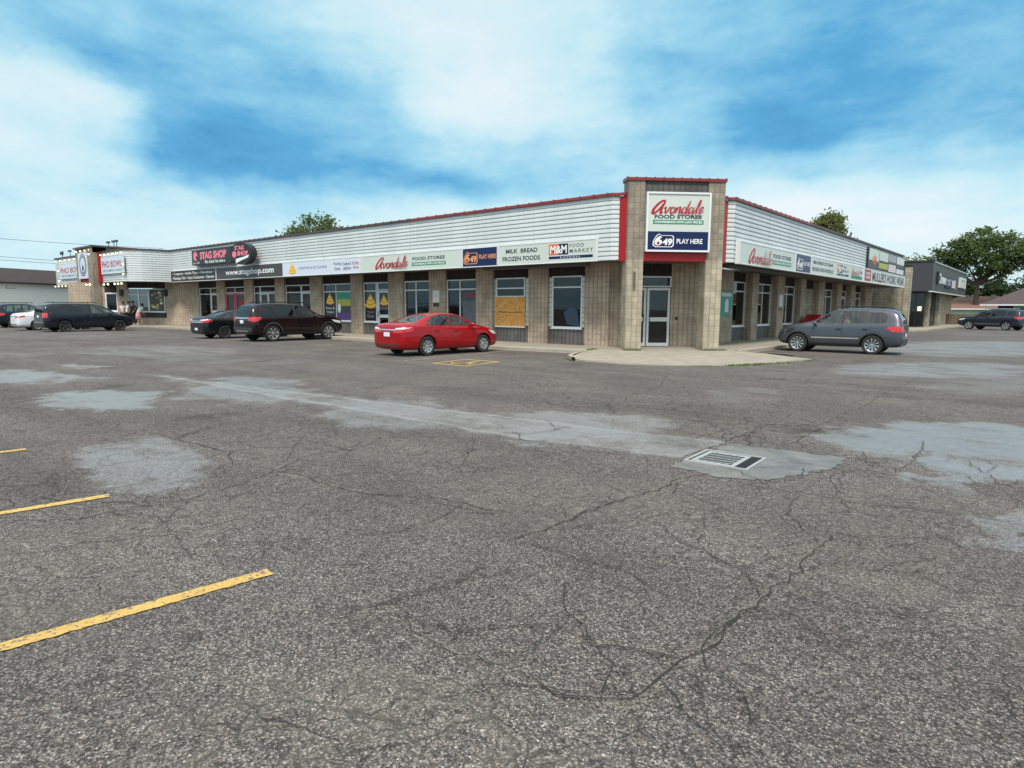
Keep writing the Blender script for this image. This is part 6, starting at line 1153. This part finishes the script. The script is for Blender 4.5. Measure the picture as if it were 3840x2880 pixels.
tree('tree','small pale-leaved tree in the gap between the mall and the dark grey storefront',(-8.0,88,0),4,[(0,0,7.6,1.7,.6),(2.6,0,7.0,1.5,.4)],'leaf_olive',34,44,.40,4,cr=.95)
HG='dark hedge trees behind the houses'
for i,(x,y,z,r,lab) in enumerate(((1.3,98,4.2,2.3,'dark hedge tree just right of the grey storefront fascia'),(5.0,99,4.4,2.4,'dark hedge tree above the middle of the light brown roof'),(8.8,97,4.6,2.5,'dark hedge tree behind the left slope of the brick bungalow roof'),(13.5,99,5.4,2.6,'dark hedge tree at the right edge behind the brick bungalow'),(-3.2,97,4.8,2.4,'dark hedge tree mostly hidden behind the grey storefront'))):
    tree('hedge_tree',lab,(x,y+6,0),2,[(0,0,z,r,.6),(-1.2,0,z-1.2,r*.9,.2),(1.2,0,z-.9,r*.9,.2)],'leaf_dark',90,50,.42,20+i,group=HG,cr=.95)
# weeds
M('weed',(.10,.15,.04),.8,var=.4,vs=8)
def weeds(segs,name,label):
    V=[];F=[];rnd=random.Random(5)
    for a,b,n,h,sp in segs:
        for k in range(n):
            t_=rnd.random(); x=a[0]+(b[0]-a[0])*t_+rnd.gauss(0,sp); y=a[1]+(b[1]-a[1])*t_+rnd.gauss(0,sp); z=a[2]; an=rnd.uniform(0,6.28); hh=h*rnd.uniform(.4,1.3); w_=.008; i=len(V); dx,dy=math.cos(an),math.sin(an); lx,ly=rnd.gauss(0,.5)*hh,rnd.gauss(0,.5)*hh
            V+=[(x-dx*w_,y-dy*w_,z),(x+dx*w_,y+dy*w_,z),(x+lx*.5+dx*w_,y+ly*.5+dy*w_,z+hh*.6),(x+lx,y+ly,z+hh),(x+lx*.5-dx*w_,y+ly*.5-dy*w_,z+hh*.6)]; F.append((i,i+1,i+2,i+3,i+4))
    me=bpy.data.meshes.new(name); me.from_pydata(V,[],F); me.materials.append(MATS['weed']); o=bpy.data.objects.new(name,me); COL.objects.link(o); tag(o,label,'weeds',kind='stuff')
p0,p1,p2,p3=FT(.07,.14,.03),FT(.67,.14,.03),FT(2.95,.14,.03),FT(3.62,.14,.03)
weeds([((p0.x,p0.y,.135),(p1.x,p1.y,.135),260,.06,.03),((p2.x,p2.y,.135),(p3.x+.15,p3.y+.15,.135),260,.06,.03),((-3.35,-.85,.14),(-3.3,-.4,.14),120,.06,.05),((2.3,-2.1,.0),(2.95,-.6,.0),420,.06,.07),((2.95,-.6,.0),(3.45,2.2,.0),420,.05,.07),((-2.7,-3.1,0),(-1.9,-3.9,0),60,.03,.03),((-44,-2.4,0),(-41,-1.6,0),80,.06,.06),((-1.9,-3.8,0),(2.0,-2.5,0),160,.03,.03)],'weeds','sparse grass and weeds along the curb and at the feet of the brick pillars')
